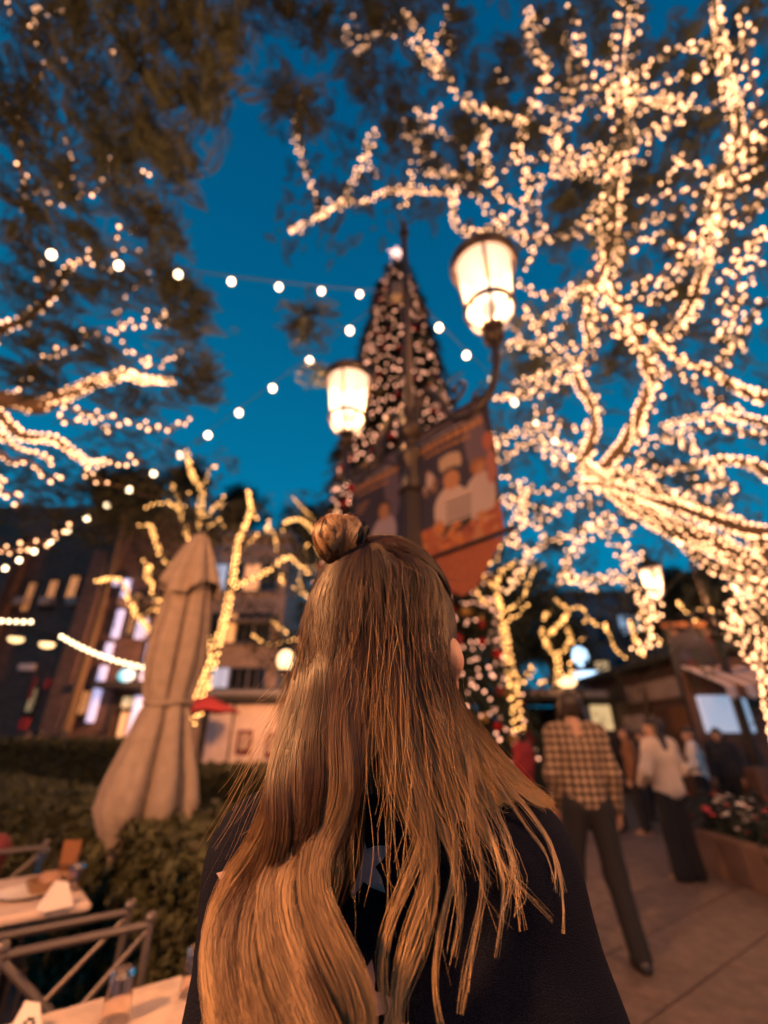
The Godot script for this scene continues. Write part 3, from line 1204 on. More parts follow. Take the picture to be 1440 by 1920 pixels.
# ---------------------------------------------------------------- the scene
func _ready() -> void:
	rng.seed = 20
	var cam := Camera3D.new()
	cam.name = "camera"
	add_child(cam)
	cam.position = Vector3(0, 1.42, 0)
	cam.rotation_degrees = Vector3(26.7, 0, 0)
	cam.near = 0.05
	cam.far = 400.0
	var lens := CameraAttributesPhysical.new()   # a wide lens nearly fully open, focused on the hair
	lens.frustum_focal_length = 10.66
	lens.frustum_focus_distance = 0.47
	lens.exposure_aperture = 1.4
	lens.frustum_near = 0.05
	lens.frustum_far = 400.0
	cam.attributes = lens
	cam.fov = 96.76
	var env := Environment.new()
	env.background_mode = Environment.BG_SKY
	env.tonemap_mode = Environment.TONE_MAPPER_LINEAR
	env.tonemap_exposure = 1.0
	env.background_energy_multiplier = 1.0
	env.sdfgi_enabled = true
	env.ssao_enabled = true
	env.ssil_enabled = true
	var sky := ProceduralSkyMaterial.new()   # the last blue of dusk
	sky.sky_top_color = Color(0.0, 0.31, 0.48)
	sky.sky_horizon_color = Color(0.02, 0.57, 0.75)
	sky.sky_curve = 0.5
	sky.ground_bottom_color = Color(0.0, 0.12, 0.18)
	sky.ground_horizon_color = Color(0.02, 0.35, 0.48)
	sky.use_debanding = false
	env.sky = Sky.new()
	env.sky.sky_material = sky
	var we := WorldEnvironment.new()
	we.name = "dusk"
	we.environment = env
	add_child(we)
	make_materials()
	make_shared_shapes()
	build_head()
	build_hand()
	build_ground()
	build_left_side()
	build_right_side()
	build_trees()
	build_christmas_tree()
	build_lamps()
	build_dining()
	build_people()
	build_woman()


func make_materials() -> void:
	grainy("paving", lin(0.075, 0.05, 0.04), lin(0.155, 0.108, 0.086), 0.8, 0.75, 0.25, 0.03)
	grainy("mortar", lin(0.05, 0.04, 0.034), lin(0.1, 0.08, 0.07), 0.5, 0.9, 0.3, 0.05)
	grainy("bark", lin(0.07, 0.045, 0.028), lin(0.17, 0.115, 0.075), 2.0, 0.9, 1.2, 0.03, 3)
	grainy("brown_stone", lin(0.09, 0.05, 0.036), lin(0.17, 0.1, 0.072), 0.4, 0.8, 0.3, 0.02, 4)
	grainy("beige_plaster", lin(0.34, 0.25, 0.21), lin(0.5, 0.38, 0.32), 0.25, 0.9, 0.2, 0.02, 5)
	grainy("grey_plaster", lin(0.16, 0.155, 0.18), lin(0.26, 0.25, 0.28), 0.3, 0.9, 0.2, 0.02, 6)
	grainy("kiosk_wood", lin(0.085, 0.045, 0.03), lin(0.16, 0.085, 0.055), 0.8, 0.7, 0.3, 0.02, 7)
	grainy("pink_render", lin(0.58, 0.46, 0.43), lin(0.72, 0.58, 0.54), 0.4, 0.9, 0.2, 0.02, 8)
	grainy("lawn_green", lin(0.02, 0.022, 0.01), lin(0.05, 0.05, 0.02), 1.5, 1.0, 2.0, 0.05, 9)
	grainy("umbrella_cloth", lin(0.2, 0.155, 0.118), lin(0.29, 0.23, 0.18), 1.6, 0.9, 0.4, 0.02, 10)
	grainy("table_top", lin(0.42, 0.33, 0.28), lin(0.58, 0.47, 0.4), 2.5, 0.42, 0.04, 0.02, 11)
	grainy("denim", lin(0.006, 0.007, 0.013), lin(0.018, 0.019, 0.03), 14.0, 0.85, 0.25, 0.09, 12)
	grainy("star_cloth", lin(0.36, 0.25, 0.23), lin(0.5, 0.37, 0.34), 20.0, 0.9, 0.05, 0.09, 13)
	grainy("dark_roof", lin(0.02, 0.018, 0.018), lin(0.045, 0.04, 0.038), 0.8, 0.7, 0.2, 0.03, 14)
	grainy("hedge_dark", lin(0.01, 0.013, 0.006), lin(0.03, 0.035, 0.014), 3.0, 1.0, 3.0, 0.06, 15)
	for q in [["leaf_green", Color(0.017, 0.027, 0.018)], ["hedge_leaf", Color(0.046, 0.047, 0.012)], ["needle_green", Color(0.035, 0.05, 0.025)]]:
		var m := mat(q[0], q[1].linear_to_srgb(), 0.75)
		m.vertex_color_use_as_albedo = true
		m.backlight_enabled = true
		m.backlight = Color(0.2, 0.22, 0.12)
	var hair := mat("hair", Color.WHITE, 0.42)
	hair.vertex_color_use_as_albedo = true
	hair.metallic_specular = 0.5
	var skin := mat("skin", Color.WHITE, 0.5)
	skin.vertex_color_use_as_albedo = true
	skin.subsurf_scatter_enabled = true
	skin.subsurf_scatter_strength = 0.15
	mat("dark_hair", lin(0.018, 0.011, 0.008), 0.5)
	mat("brown_hair", lin(0.06, 0.03, 0.016), 0.5)
	mat("black_leather", lin(0.012, 0.01, 0.01), 0.4)
	mat("tan_leather", lin(0.3, 0.17, 0.1), 0.5)
	mat("black_cloth", lin(0.009, 0.009, 0.011), 0.9)
	mat("navy_cloth", lin(0.012, 0.014, 0.022), 0.9)
	mat("cream_cloth", lin(0.58, 0.47, 0.37), 0.9)
	mat("white_cloth", lin(0.66, 0.6, 0.55), 0.9)
	mat("rust_cloth", lin(0.2, 0.085, 0.035), 0.9)
	mat("red_cloth", lin(0.32, 0.025, 0.025), 0.85)
	mat("maroon_cloth", lin(0.12, 0.02, 0.025), 0.9)
	mat("dark_wire", lin(0.02, 0.015, 0.012), 0.7)
	mat("lamp_iron", lin(0.028, 0.02, 0.016), 0.42, 0.35)
	mat("chair_metal", lin(0.11, 0.095, 0.09), 0.4, 0.5)
	mat("black_metal", lin(0.012, 0.012, 0.013), 0.4, 0.4)
	mat("window_dark", lin(0.012, 0.018, 0.03), 0.12)
	mat("white_paint", lin(0.7, 0.66, 0.62), 0.6)
	mat("red_bauble", lin(0.5, 0.012, 0.015), 0.2, 0.3)
	mat("gold_bauble", lin(0.6, 0.35, 0.1), 0.25, 0.6)
	mat("red_flower", lin(0.5, 0.04, 0.06), 0.7)
	mat("white_flower", lin(0.75, 0.68, 0.62), 0.7)
	mat("ceramic", lin(0.7, 0.66, 0.6), 0.2)
	mat("wood_bowl", lin(0.2, 0.11, 0.05), 0.5)
	glow("fairy_bulb", Color(1.0, 0.72, 0.5), 6.3)
	glow("fairy_bulb_gold", Color(1.0, 0.7, 0.38), 9.0)
	glow("tree_bulb", Color(1.0, 0.68, 0.53), 4.6)
	glow("festoon_bulb", Color(1.0, 0.86, 0.68), 9.0)
	glow("lamp_bulb", Color(1.0, 0.92, 0.84), 2.4)
	glow("star_glow", Color(1.0, 0.78, 0.7), 2.4)
	glow("white_strip", Color(0.82, 0.8, 1.0), 0.85)
	glow("cream_window", Color(1.0, 0.83, 0.58), 0.75)
	glow("warm_window", Color(1.0, 0.62, 0.3), 1.0)
	glow("cool_window", Color(0.72, 0.85, 1.0), 0.5)
	glow("teal_sign", Color(0.1, 0.88, 0.95), 1.1)
	glow("blue_sign", Color(0.4, 0.7, 1.0), 0.6)
	glow("white_sign", Color(0.72, 0.87, 1.0), 2.6)
	glow("warm_lamp", Color(1.0, 0.8, 0.55), 3.0)
	glow("white_lamp", Color(1.0, 0.95, 0.85), 1.2)
	var g := mat("lamp_glass", Color(1.0, 0.95, 0.88, 0.35), 0.15)
	g.transparency = BaseMaterial3D.TRANSPARENCY_ALPHA
	g.emission_enabled = true
	g.emission = Color(1.0, 0.93, 0.88)
	g.emission_energy_multiplier = 1.7
	M.denim.metallic_specular = 0.15
	M.denim.roughness = 1.0
	var d := mat("drinking_glass", Color(1, 0.96, 0.92, 0.0), 0.03)
	d.refraction_enabled = true
	d.refraction_scale = 0.05
	var pl := mat("plaid", Color.WHITE, 0.9)
	var im := Image.create(64, 64, false, Image.FORMAT_RGB8)
	for y in 64:
		for x in 64:
			var k := 0
			if x % 64 < 32: k += 1
			if y % 64 < 32: k += 1
			var cc: Color = [Color(0.4, 0.29, 0.19), Color(0.1, 0.065, 0.045), Color(0.022, 0.015, 0.012)][k]
			im.set_pixel(x, y, cc.linear_to_srgb())
	pl.albedo_texture = ImageTexture.create_from_image(im)
	pl.uv1_triplanar = true
	pl.uv1_scale = Vector3.ONE * 17.0


# ---------------------------------------------------------------- ground
func build_ground() -> void:
	var m := MB.new()
	m.face([Vector3(-160, 0, 120), Vector3(160, 0, 120), Vector3(160, 0, -200), Vector3(-160, 0, -200)], Vector3.UP)
	var ground := struct("ground", m, M.mortar)
	# paving slabs laid askew to the path; past these the ground's own surface takes over
	var shapes := []
	for i in 4:
		var b := MB.new()
		b.box(Vector3.ZERO, Vector3(0.586, 0.02, 0.586), 0.007)
		shapes.append(b.mesh())
	var turn := Basis(Vector3.UP, deg_to_rad(38))
	var n := 0
	for a in range(-14, 15):
		for b in range(-14, 15):
			var p: Vector3 = Vector3(2.2, 0, -4.5) + turn * Vector3(a * 0.6 + (0.3 if b % 2 else 0.0), 0, b * 0.6)
			if p.x < 0.3 or p.x > 5.6 or p.z < -9.5 or p.z > -1.2 or p.x > -p.z * 0.95 + 0.6:
				continue
			if n > 290:
				continue
			n += 1
			var o := part("paving_slab", shapes[n % 4], M.paving, ground, p + Vector3(0, 0.013 + rnd(-0.0015, 0.0015), 0))
			o.basis = turn * Basis(Vector3.RIGHT, rnd(-0.003, 0.003))
	m = MB.new()
	m.face([Vector3(-10.5, 0.006, -9.6), Vector3(-0.4, 0.006, -9.6), Vector3(-0.4, 0.006, -3.6), Vector3(-4.0, 0.006, -6.0), Vector3(-10.5, 0.006, -11.0)], Vector3.UP)
	struct("lawn", m, M.lawn_green)


func hedge(label: String, a: Vector3, b: Vector3, height: float, thick: float, count: int) -> void:
	var at := (a + b) / 2.0
	var h := thing("hedge", label, "hedge", at, 0.0, "clipped hedges")
	var along := (b - a).normalized()
	var side := along.cross(Vector3.UP)
	var l := a.distance_to(b)
	var m := MB.new()
	m.box(Vector3.UP * height * 0.47, Vector3(l, height * 0.94, thick * 0.86), 0.06, Basis(along, Vector3.UP, side))
	part("core", m, M.hedge_dark, h)
	var places := []
	var tints := []
	for i in count:
		var p: Vector3
		var f := rng.randf()
		if f < 0.45:
			p = along * rnd(-0.5, 0.5) * l + Vector3.UP * (height * 0.96 + rnd(-0.05, 0.04)) + side * rnd(-0.5, 0.5) * thick
		else:
			p = along * rnd(-0.5, 0.5) * l + Vector3.UP * rnd(0.05, 1.0) * height * 0.97 + side * (0.46 * thick * (1.0 if f < 0.8 else -1.0) + rnd(-0.04, 0.04))
		places.append(Transform3D(Basis(rdir(), rnd(0, TAU)).scaled(Vector3.ONE * rnd(0.45, 0.85)), p))
		var k := rnd(0.5, 1.3)
		tints.append(Color(k, k, k))
	many("leaves", leaf_spray, M.hedge_leaf, places, h, tints)


# a rectangle standing at z between two corners, d thick
func panel(called: String, p: Node3D, lo: Vector3, hi: Vector3, d: float, m: Material, out := 0.0) -> MeshInstance3D:
	var b := MB.new()
	var z := (lo.z + hi.z) / 2.0
	b.box(Vector3((lo.x + hi.x) / 2.0, (lo.y + hi.y) / 2.0, z + out) - p.position, Vector3(absf(hi.x - lo.x), absf(hi.y - lo.y), d), 0.02)
	return part(called, b, m, p)


# a window let into a facade: frame, glass and two glazing bars
func window(p: Node3D, at: Vector3, w: float, h: float, glass: Material, frame: Material, bars := 1) -> void:
	var f := MB.new()
	var t := 0.09
	for s in [-1.0, 1.0]:
		f.box(at + Vector3(s * (w / 2 + t / 2), 0, 0.06) - p.position, Vector3(t, h + 2 * t, 0.16), 0.015)
		f.box(at + Vector3(0, s * (h / 2 + t / 2), 0.057) - p.position, Vector3(w, t, 0.15), 0.015)
	for i in bars:
		f.box(at + Vector3(w * ((i + 1.0) / (bars + 1) - 0.5), 0, 0.05) - p.position, Vector3(0.05, h, 0.08), 0.01)
	var o := part("window", f, frame, p)
	var g := MB.new()
	g.box(at + Vector3(0, 0, 0.03) - p.position, Vector3(w, h, 0.03))
	part("pane", g, glass, o)
	var s := MB.new()
	s.box(at + Vector3(0, -h / 2 - 0.14, 0.1) - p.position, Vector3(w + 0.3, 0.1, 0.3), 0.02)
	part("sill", s, frame, o)


func build_left_side() -> void:
	hedge("clipped green hedge running behind the dining tables and the closed umbrella", Vector3(-6.2, 0, -7.7), Vector3(-0.35, 0, -2.85), 0.92, 0.7, 9000)
	hedge("low dark hedge across the lawn in front of the pink kiosk", Vector3(-4.1, 0, -9.2), Vector3(0.8, 0, -8.9), 1.0, 0.7, 3500)
	hedge("tall dark hedge in front of the brown shop building", Vector3(-15.0, 0, -10.6), Vector3(-4.3, 0, -9.4), 1.42, 0.8, 5000)
	var p := thing("hut", "small pink rendered kiosk with dark flat roof and framed notices", "kiosk", Vector3(-3.6, 0, -12.0))
	var lo := Vector3(-4.22, 0.86, -12.00)
	var hi := Vector3(-2.08, 2.24, -12.00)
	var m := MB.new()
	m.box(Vector3((lo.x + hi.x) / 2, hi.y / 2, -13.2) - p.position, Vector3(hi.x - lo.x, hi.y, 2.4), 0.03)
	part("wall", m, M.pink_render, p)
	m = MB.new()
	m.box(Vector3((lo.x + hi.x) / 2 + 0.2, hi.y + 0.17, -13.1) - p.position, Vector3(hi.x - lo.x + 0.3, 0.3, 3.0), 0.03)
	var roof := part("roof", m, M.dark_roof, p)
	m = MB.new()
	m.box(Vector3((lo.x + hi.x) / 2 + 0.2, hi.y + 0.2, -11.58) - p.position, Vector3(hi.x - lo.x + 0.36, 0.1, 0.06), 0.02)
	part("fascia", m, M.grey_plaster, roof)
	m = MB.new()
	m.box(Vector3(-3.62, 1.47, -11.98) - p.position, Vector3(0.05, 2.0, 0.03), 0.01)
	part("panel_joint", m, M.dark_roof, p)
	for q in [Vector3(-3.28, 1.39, -11.97), Vector3(-2.60, 1.32, -11.97)]:
		var f := MB.new()
		f.box(q - p.position, Vector3(0.36, 0.52, 0.05), 0.015)
		var fr := part("notice_frame", f, M.maroon_cloth, p)
		f = MB.new()
		f.box(q + Vector3(0, 0.02, 0.03) - p.position, Vector3(0.24, 0.34, 0.02), 0.0)
		part("notice", f, M.beige_plaster, fr)
	# the open red parasol by the kiosk
	var top := Vector3(-3.91, 2.33, -10.80)
	p = thing("red_parasol", "open red parasol beside the pink kiosk", "parasol", Vector3(top.x, 0, top.z))
	m = MB.new()
	for i in 8:
		var a := TAU * i / 8
		var b := TAU * (i + 1) / 8
		var r := 0.82
		var hy := top.y - 0.36
		m.col = Color.WHITE
		m.face([Vector3(0, top.y, 0), Vector3(cos(a) * r, hy, sin(a) * r), Vector3(cos((a + b) / 2) * r * 0.93, hy + 0.03, sin((a + b) / 2) * r * 0.93), Vector3(cos(b) * r, hy, sin(b) * r)], Vector3.UP)
	part("canopy", m, M.red_cloth, p)
	m = MB.new()
	m.tube([Vector3(0, 0, 0), Vector3(0, top.y + 0.08, 0)], 0.03, 0.025, 8)
	part("pole", m, M.black_metal, p)
	# the brown shop building
	p = thing("shop_building", "dark brown shop building with white light strips and lit windows", "building", Vector3(-20, 0, -24))
	m = MB.new()
	m.box(Vector3(-24.5, 7, -26.2) - p.position, Vector3(26.6, 14, 4), 0.05)
	part("wall", m, M.brown_stone, p)
	for q in [[Vector3(-14.99, 1.44, -23.00), Vector3(-15.88, 10.72, -23.00)], [Vector3(-20.00, 1.44, -23.00), Vector3(-23.00, 11.67, -23.00)]]:
		panel("column", p, q[0], q[1], 0.9, M.brown_stone, -0.6)
	for q in [[Vector3(-13.86, 2.21, -22.50), Vector3(-14.24, 4.79, -22.50)], [Vector3(-14.10, 5.16, -22.50), Vector3(-14.00, 5.91, -22.50)], [Vector3(-13.89, 6.17, -22.50), Vector3(-13.95, 7.63, -22.50)], [Vector3(-14.01, 8.32, -22.50), Vector3(-13.95, 9.32, -22.50)], [Vector3(-11.87, 1.48, -22.50), Vector3(-12.00, 3.38, -22.50)], [Vector3(-11.85, 3.84, -22.50), Vector3(-12.01, 5.91, -22.50)], [Vector3(-11.94, 6.17, -22.50), Vector3(-11.85, 6.69, -22.50)]]:
		var x: float = (q[0].x + q[1].x) / 2
		panel("light_strip", p, Vector3(x - 0.17, q[0].y, q[0].z), Vector3(x + 0.17, q[1].y, q[1].z), 0.2, M.white_strip, -1.4)
	panel("light_strip", p, Vector3(-14.74, 8.97, -22.50), Vector3(-13.93, 9.26, -22.50), 0.2, M.white_strip, -1.4)
	for q in [[Vector3(-12.85, 2.88, -22.50), Vector3(-11.55, 3.33, -22.50), "cream_window"], [Vector3(-12.75, 1.50, -22.50), Vector3(-11.83, 2.70, -22.50), "warm_window"], [Vector3(-13.50, 6.43, -22.50), Vector3(-13.18, 8.60, -22.50), "warm_window"], [Vector3(-17.30, 8.32, -22.50), Vector3(-16.82, 9.56, -22.50), "warm_window"], [Vector3(-18.35, 7.90, -22.50), Vector3(-17.91, 9.32, -22.50), "warm_window"], [Vector3(-19.46, 7.63, -22.50), Vector3(-19.08, 9.18, -22.50), "warm_window"], [Vector3(-17.45, 2.70, -22.50), Vector3(-17.15, 3.72, -22.50), "cream_window"], [Vector3(-14.87, 2.59, -22.50), Vector3(-14.46, 3.61, -22.50), "warm_window"], [Vector3(-13.26, 2.04, -22.50), Vector3(-13.26, 3.72, -22.50), "warm_window"], [Vector3(-15.51, 1.29, -22.50), Vector3(-15.45, 3.38, -22.50), "warm_window"]]:
		var c0: Vector3 = (q[0] + q[1]) / 2
		c0.z = -24.2
		window(p, c0, absf(q[1].x - q[0].x), absf(q[1].y - q[0].y), M[q[2]], M.dark_roof, 2)
	panel("shop_sign", p, Vector3(-12.69, 6.04, -22.50), Vector3(-12.16, 7.09, -22.50), 0.15, M.blue_sign, -1.0)
	for q in [[Vector3(-16.95, 1.87, -22.50), Vector3(-16.51, 2.37, -22.50), "red_cloth"], [Vector3(-16.33, 3.65, -22.50), Vector3(-15.62, 4.12, -22.50), "red_cloth"], [Vector3(-17.88, 4.50, -22.50), Vector3(-17.08, 4.79, -22.50), "pink_render"]]:
		panel("hanging_sign", p, q[0], q[1], 0.1, M[q[2]], -0.8)
	for k in 14:
		panel("cornice_block", p, Vector3(-31.0 + k * 1.4, 7.9, -24.0), Vector3(-30.4 + k * 1.4, 8.3, -24.0), 0.5, M.beige_plaster, 0.0)
	m = MB.new()
	m.ball(Vector3(-12.08, 4.17, -22.50) - p.position, Vector3(0.42, 0.3, 0.12), 8, 14)
	part("round_sign", m, M.teal_sign, p)
	panel("canopy", p, Vector3(-13.73, 3.65, -22.50), Vector3(-10.70, 3.93, -22.50), 1.6, M.dark_roof, -0.9)
	panel("red_banner", p, Vector3(-16.94, 3.15, -22.50), Vector3(-16.72, 4.19, -22.50), 0.1, M.maroon_cloth, -0.7)
	for q in [Vector3(-16.67, 5.54, -21.00), Vector3(-15.19, 5.31, -21.00)]:
		var s := thing("wall_lamp", "left one of two round warm lamps on the brown facade" if q.x < -16.0 else "round warm lamp on the brown facade, nearer to the column", "lamp", q, 0.0, "warm lamps on the brown facade")
		m = MB.new()
		m.ball(Vector3.ZERO, Vector3(0.3, 0.16, 0.3), 8, 12)
		part("globe", m, M.warm_lamp, s)
		lamp_light(q, 45.0, Color(1.0, 0.7, 0.42), 0.14)
		m = MB.new()
		m.tube([Vector3(0, 0.12, 0), Vector3(0, 0.5, 0), Vector3(0, 0.55, -3.0)], 0.04, 0.04, 6)
		m.lathe(Vector3.ZERO, [Vector2(0.32, 0.03), Vector2(0.3, 0.12), Vector2(0.1, 0.22), Vector2(0, 0.24)], 14)
		part("bracket", m, M.black_metal, s)
	# the pale block in the middle distance
	p = thing("beige_building", "pale beige building with tall dark windows and a balcony behind the trees", "building", Vector3(-11, 0, -34))
	var bl := Vector3(-18.33, 1.39, -34.00)
	var bh := Vector3(-7.58, 16.00, -34.00)
	m = MB.new()
	m.box(Vector3((bl.x + bh.x) / 2, bh.y / 2, -37) - p.position, Vector3(bh.x - bl.x, bh.y, 6), 0.05)
	part("wall", m, M.beige_plaster, p)
	m = MB.new()
	m.box(Vector3((bl.x + bh.x) / 2, bh.y + 0.2, -36.8) - p.position, Vector3(bh.x - bl.x + 0.8, 0.5, 7), 0.06)
	m.box(Vector3((bl.x + bh.x) / 2, bh.y - 1.0, -33.94) - p.position, Vector3(bh.x - bl.x + 0.2, 0.25, 0.3), 0.04)
	part("cornice", m, M.beige_plaster, p)
	for r in 3:
		for k in 7:
			var x := lerpf(bl.x + 1.6, bh.x - 1.4, k / 6.0)
			window(p, Vector3(x, bh.y - 3.2 - r * 3.9, -34.0), 1.15, 2.1, M.cool_window if (k * 5 + r * 3) % 11 == 4 else (M.warm_window if (k + r) % 5 == 0 else M.window_dark), M.grey_plaster, 1)
	m = MB.new()
	var by := Vector3(-9.94, 9.27, -34.00)
	m.box(by + Vector3(0, 0, 0.55) - p.position, Vector3(4.2, 0.15, 1.2), 0.03)
	var bal := part("balcony", m, M.grey_plaster, p)
	m = MB.new()
	m.box(by + Vector3(0, 1.05, 1.1) - p.position, Vector3(4.2, 0.06, 0.06), 0.01)
	for k in 20:
		m.box(by + Vector3(-2.0 + k * 0.21, 0.56, 1.1) - p.position, Vector3(0.03, 0.95, 0.03))
	part("railing", m, M.black_metal, bal)
	globe_lamp("round white globe lamp on a thin stem beyond the hedge", Vector3(-1.87, 2.79, -9.00), 14.0)
	globe_lamp("unseen globe lamp behind the closed umbrella, placed to light the pale building", Vector3(-8.99, 4.34, -21.00), 60.0)  # out of sight, set here to light the pale facade
	globe_lamp("unseen globe lamp behind her hair, placed to light the far buildings", Vector3(-2.82, 4.33, -23.00), 60.0)  # hidden from view, stands here to light the far buildings
	globe_lamp("unseen globe lamp behind the viewer at the left, placed to light her hair", Vector3(-2.3, 3.0, 0.5), 31.0)  # out of view, placed to light her hair from the left
	globe_lamp("unseen globe lamp behind the viewer at the right, placed to light her hair", Vector3(2.7, 3.0, 0.1), 13.0)  # out of view, placed to light her hair from the right


func globe_lamp(label: String, gl: Vector3, energy: float) -> void:   # gl: the middle of its globe
	var p := thing("globe_lamp", label, "lamp", Vector3(gl.x, 0, gl.z), 0.0, "globe lamps on thin stems")
	var m := MB.new()
	m.ball(Vector3(0, gl.y, 0), Vector3(0.16, 0.19, 0.16), 10, 14)
	part("globe", m, M.warm_lamp, p)
	lamp_light(gl, energy, Color(1.0, 0.66, 0.4), 0.15)
	m = MB.new()
	m.tube([Vector3.ZERO, Vector3(0, gl.y - 0.17, 0)], 0.035, 0.03, 8)
	m.lathe(Vector3(0, gl.y - 0.2, 0), [Vector2(0.03, -0.05), Vector2(0.09, 0.0), Vector2(0.1, 0.04), Vector2(0.0, 0.05)], 12)
	part("stem", m, M.black_metal, p)


func board(p: Node3D, called: String, at: Vector3, w: float, h: float, right: Vector3, m: Material, d := 0.08) -> MeshInstance3D:
	var b := MB.new()
	b.box(at - p.position, Vector3(w, h, d), 0.015, Basis(right, Vector3.UP, right.cross(Vector3.UP)))
	return part(called, b, m, p)


func build_right_side() -> void:
	var m: MB
	# grey building with lit windows at the end of the path
	var p := thing("grey_building", "grey flat-topped building with three lit windows at the end of the path", "building", Vector3(13, 0, -32))
	var lo := Vector3(13.33, 1.39, -32.00)
	var hi := Vector3(20.84, 10.80, -32.00)
	m = MB.new()
	m.box(Vector3((lo.x + hi.x) / 2, hi.y / 2, -35) - p.position, Vector3(hi.x - lo.x, hi.y, 6), 0.05)
	part("wall", m, M.grey_plaster, p)
	m = MB.new()
	m.box(Vector3((lo.x + hi.x) / 2, hi.y + 0.15, -35) - p.position, Vector3(hi.x - lo.x + 0.5, 0.35, 6.5), 0.04)
	part("cornice", m, M.grey_plaster, p)
	for q in [[Vector3(16.87, 8.66, -32.00), "cool_window"], [Vector3(18.07, 8.81, -32.00), "white_lamp"], [Vector3(19.22, 8.51, -32.00), "cool_window"], [Vector3(15.39, 8.36, -32.00), "window_dark"], [Vector3(14.63, 5.53, -32.00), "cream_window"], [Vector3(16.14, 5.60, -32.00), "window_dark"], [Vector3(17.50, 5.60, -32.00), "window_dark"]]:
		window(p, q[0], 0.9, 1.35, M[q[1]], M.window_dark, 1)
	p = thing("gabled_building", "grey gabled building behind the right lamp post", "building", Vector3(24, 0, -30))
	lo = Vector3(17.90, 1.39, -30.00)
	hi = Vector3(27.13, 10.44, -30.00)
	var top := Vector3(25.35, 13.06, -30.00)
	m = MB.new()
	m.box(Vector3((lo.x + hi.x) / 2, hi.y / 2, -33) - p.position, Vector3(hi.x - lo.x, hi.y, 6), 0.04)
	m.face([Vector3(lo.x, hi.y, -30) - p.position, Vector3(hi.x, hi.y, -30) - p.position, Vector3(top.x, top.y, -30) - p.position], Vector3.BACK)
	part("wall", m, M.grey_plaster, p)
	m = MB.new()
	for q in [lo.x - 0.3, hi.x + 0.3]:
		var a := Vector3(q, hi.y - 0.15, -29.7) - p.position
		var b := Vector3(top.x, top.y + 0.12, -29.7) - p.position
		m.face([a, b, b + Vector3(0, 0, -6.6), a + Vector3(0, 0, -6.6)], Vector3.UP)
		m.face([a, b, b + Vector3(0, 0.25, 0), a + Vector3(0, 0.25, 0)], Vector3.BACK)
		m.face([a + Vector3(0, 0.25, 0), b + Vector3(0, 0.25, 0), b + Vector3(0, 0.25, -6.6), a + Vector3(0, 0.25, -6.6)], Vector3.UP)
	part("roof", m, M.dark_roof, p)
	for k in 4:
		window(p, Vector3(lo.x + 1.4 + k * 1.9, hi.y - 2.0, -30), 0.9, 1.4, M.warm_window if k % 2 else M.window_dark, M.grey_plaster)
	# the long brown stall along the path
	var wx := 8.7
	p = thing("brown_stall", "long brown wooden stall with menu boards along the right of the path", "stall", Vector3(10.2, 0, -16.5))
	m = MB.new()
	m.box(Vector3(10.3, 1.75, -16.5) - p.position, Vector3(3.2, 3.5, 8.0), 0.03)
	part("wall", m, M.kiosk_wood, p)
	for k in 13:
		m = MB.new()
		m.box(Vector3(wx - 0.02, 0.2 + k * 0.265, -16.5) - p.position, Vector3(0.05, 0.25, 8.02), 0.012)
		part("plank", m, M.kiosk_wood, p)
	m = MB.new()
	m.box(Vector3(10.1, 3.62, -16.5) - p.position, Vector3(4.1, 0.22, 8.6), 0.04)
	part("roof", m, M.dark_roof, p)
	var south := Vector3(0, 0, 1)
	for q in [[Vector3(wx - 0.07, 2.85, -15.6), 3.4, 0.55, "beige_plaster"], [Vector3(wx - 0.07, 1.95, -17.0), 1.9, 0.5, "pink_render"], [Vector3(wx - 0.07, 1.95, -14.6), 0.8, 0.7, "rust_cloth"]]:
		board(p, "menu_board", q[0], q[1], q[2], south, M[q[3]])
	# film poster case above the stall
	var fp := Vector3(7.71, 3.35, -11.60)
	p = thing("poster_case", "dark poster case with a red and blue picture above the brown stall", "sign", Vector3(fp.x, 0, fp.z))
	m = MB.new()
	for s in [-0.55, 0.55]:
		m.tube([Vector3(s, 0, -0.06), Vector3(s, fp.y + 0.6, -0.06)], 0.05, 0.05, 8)
	part("post", m, M.black_metal, p)
	m = MB.new()
	m.box(Vector3(0, fp.y, 0), Vector3(1.3, 1.2, 0.1), 0.02)
	part("case", m, M.dark_roof, p)
	m = MB.new()
	m.box(Vector3(0, fp.y + 0.68, 0.02), Vector3(1.4, 0.14, 0.18), 0.02)
	part("header", m, M.rust_cloth, p)
	m = MB.new()
	m.face([Vector3(-0.58, fp.y - 0.54, 0.055), Vector3(0.58, fp.y - 0.54, 0.055), Vector3(0.58, fp.y + 0.54, 0.055), Vector3(-0.58, fp.y + 0.54, 0.055)], Vector3.BACK, [Vector2(0, 1), Vector2(1, 1), Vector2(1, 0), Vector2(0, 0)])
	part("poster", m, poster_print(3), p)
	# dark stall at the far end with a lamp on its roof
	lo = Vector3(4.78, 1.25, -17.00)
	hi = Vector3(7.74, 2.59, -17.00)
	p = thing("dark_stall", "black market stall with lit back wall and flat roof behind the plaid shirt", "stall", Vector3((lo.x + hi.x) / 2, 0, -17.0))
	m = MB.new()
	m.box(Vector3(0, hi.y + 0.22, -1.0), Vector3(hi.x - lo.x + 0.6, 0.35, 3.0), 0.05)
	part("roof", m, M.dark_roof, p)
	m = MB.new()
	m.box(Vector3(0, hi.y / 2, -2.2), Vector3(hi.x - lo.x, hi.y, 0.12), 0.02)
	part("back_wall", m, M.navy_cloth, p)
	m = MB.new()
	m.box(Vector3(0, 0.5, 0.2), Vector3(hi.x - lo.x, 1.0, 0.5), 0.03)
	part("counter", m, M.dark_roof, p)
	for x in [lo.x, hi.x]:
		m = MB.new()
		m.box(Vector3(x - p.position.x, hi.y / 2, 0.35), Vector3(0.1, hi.y, 0.1), 0.015)
		part("post", m, M.black_metal, p)
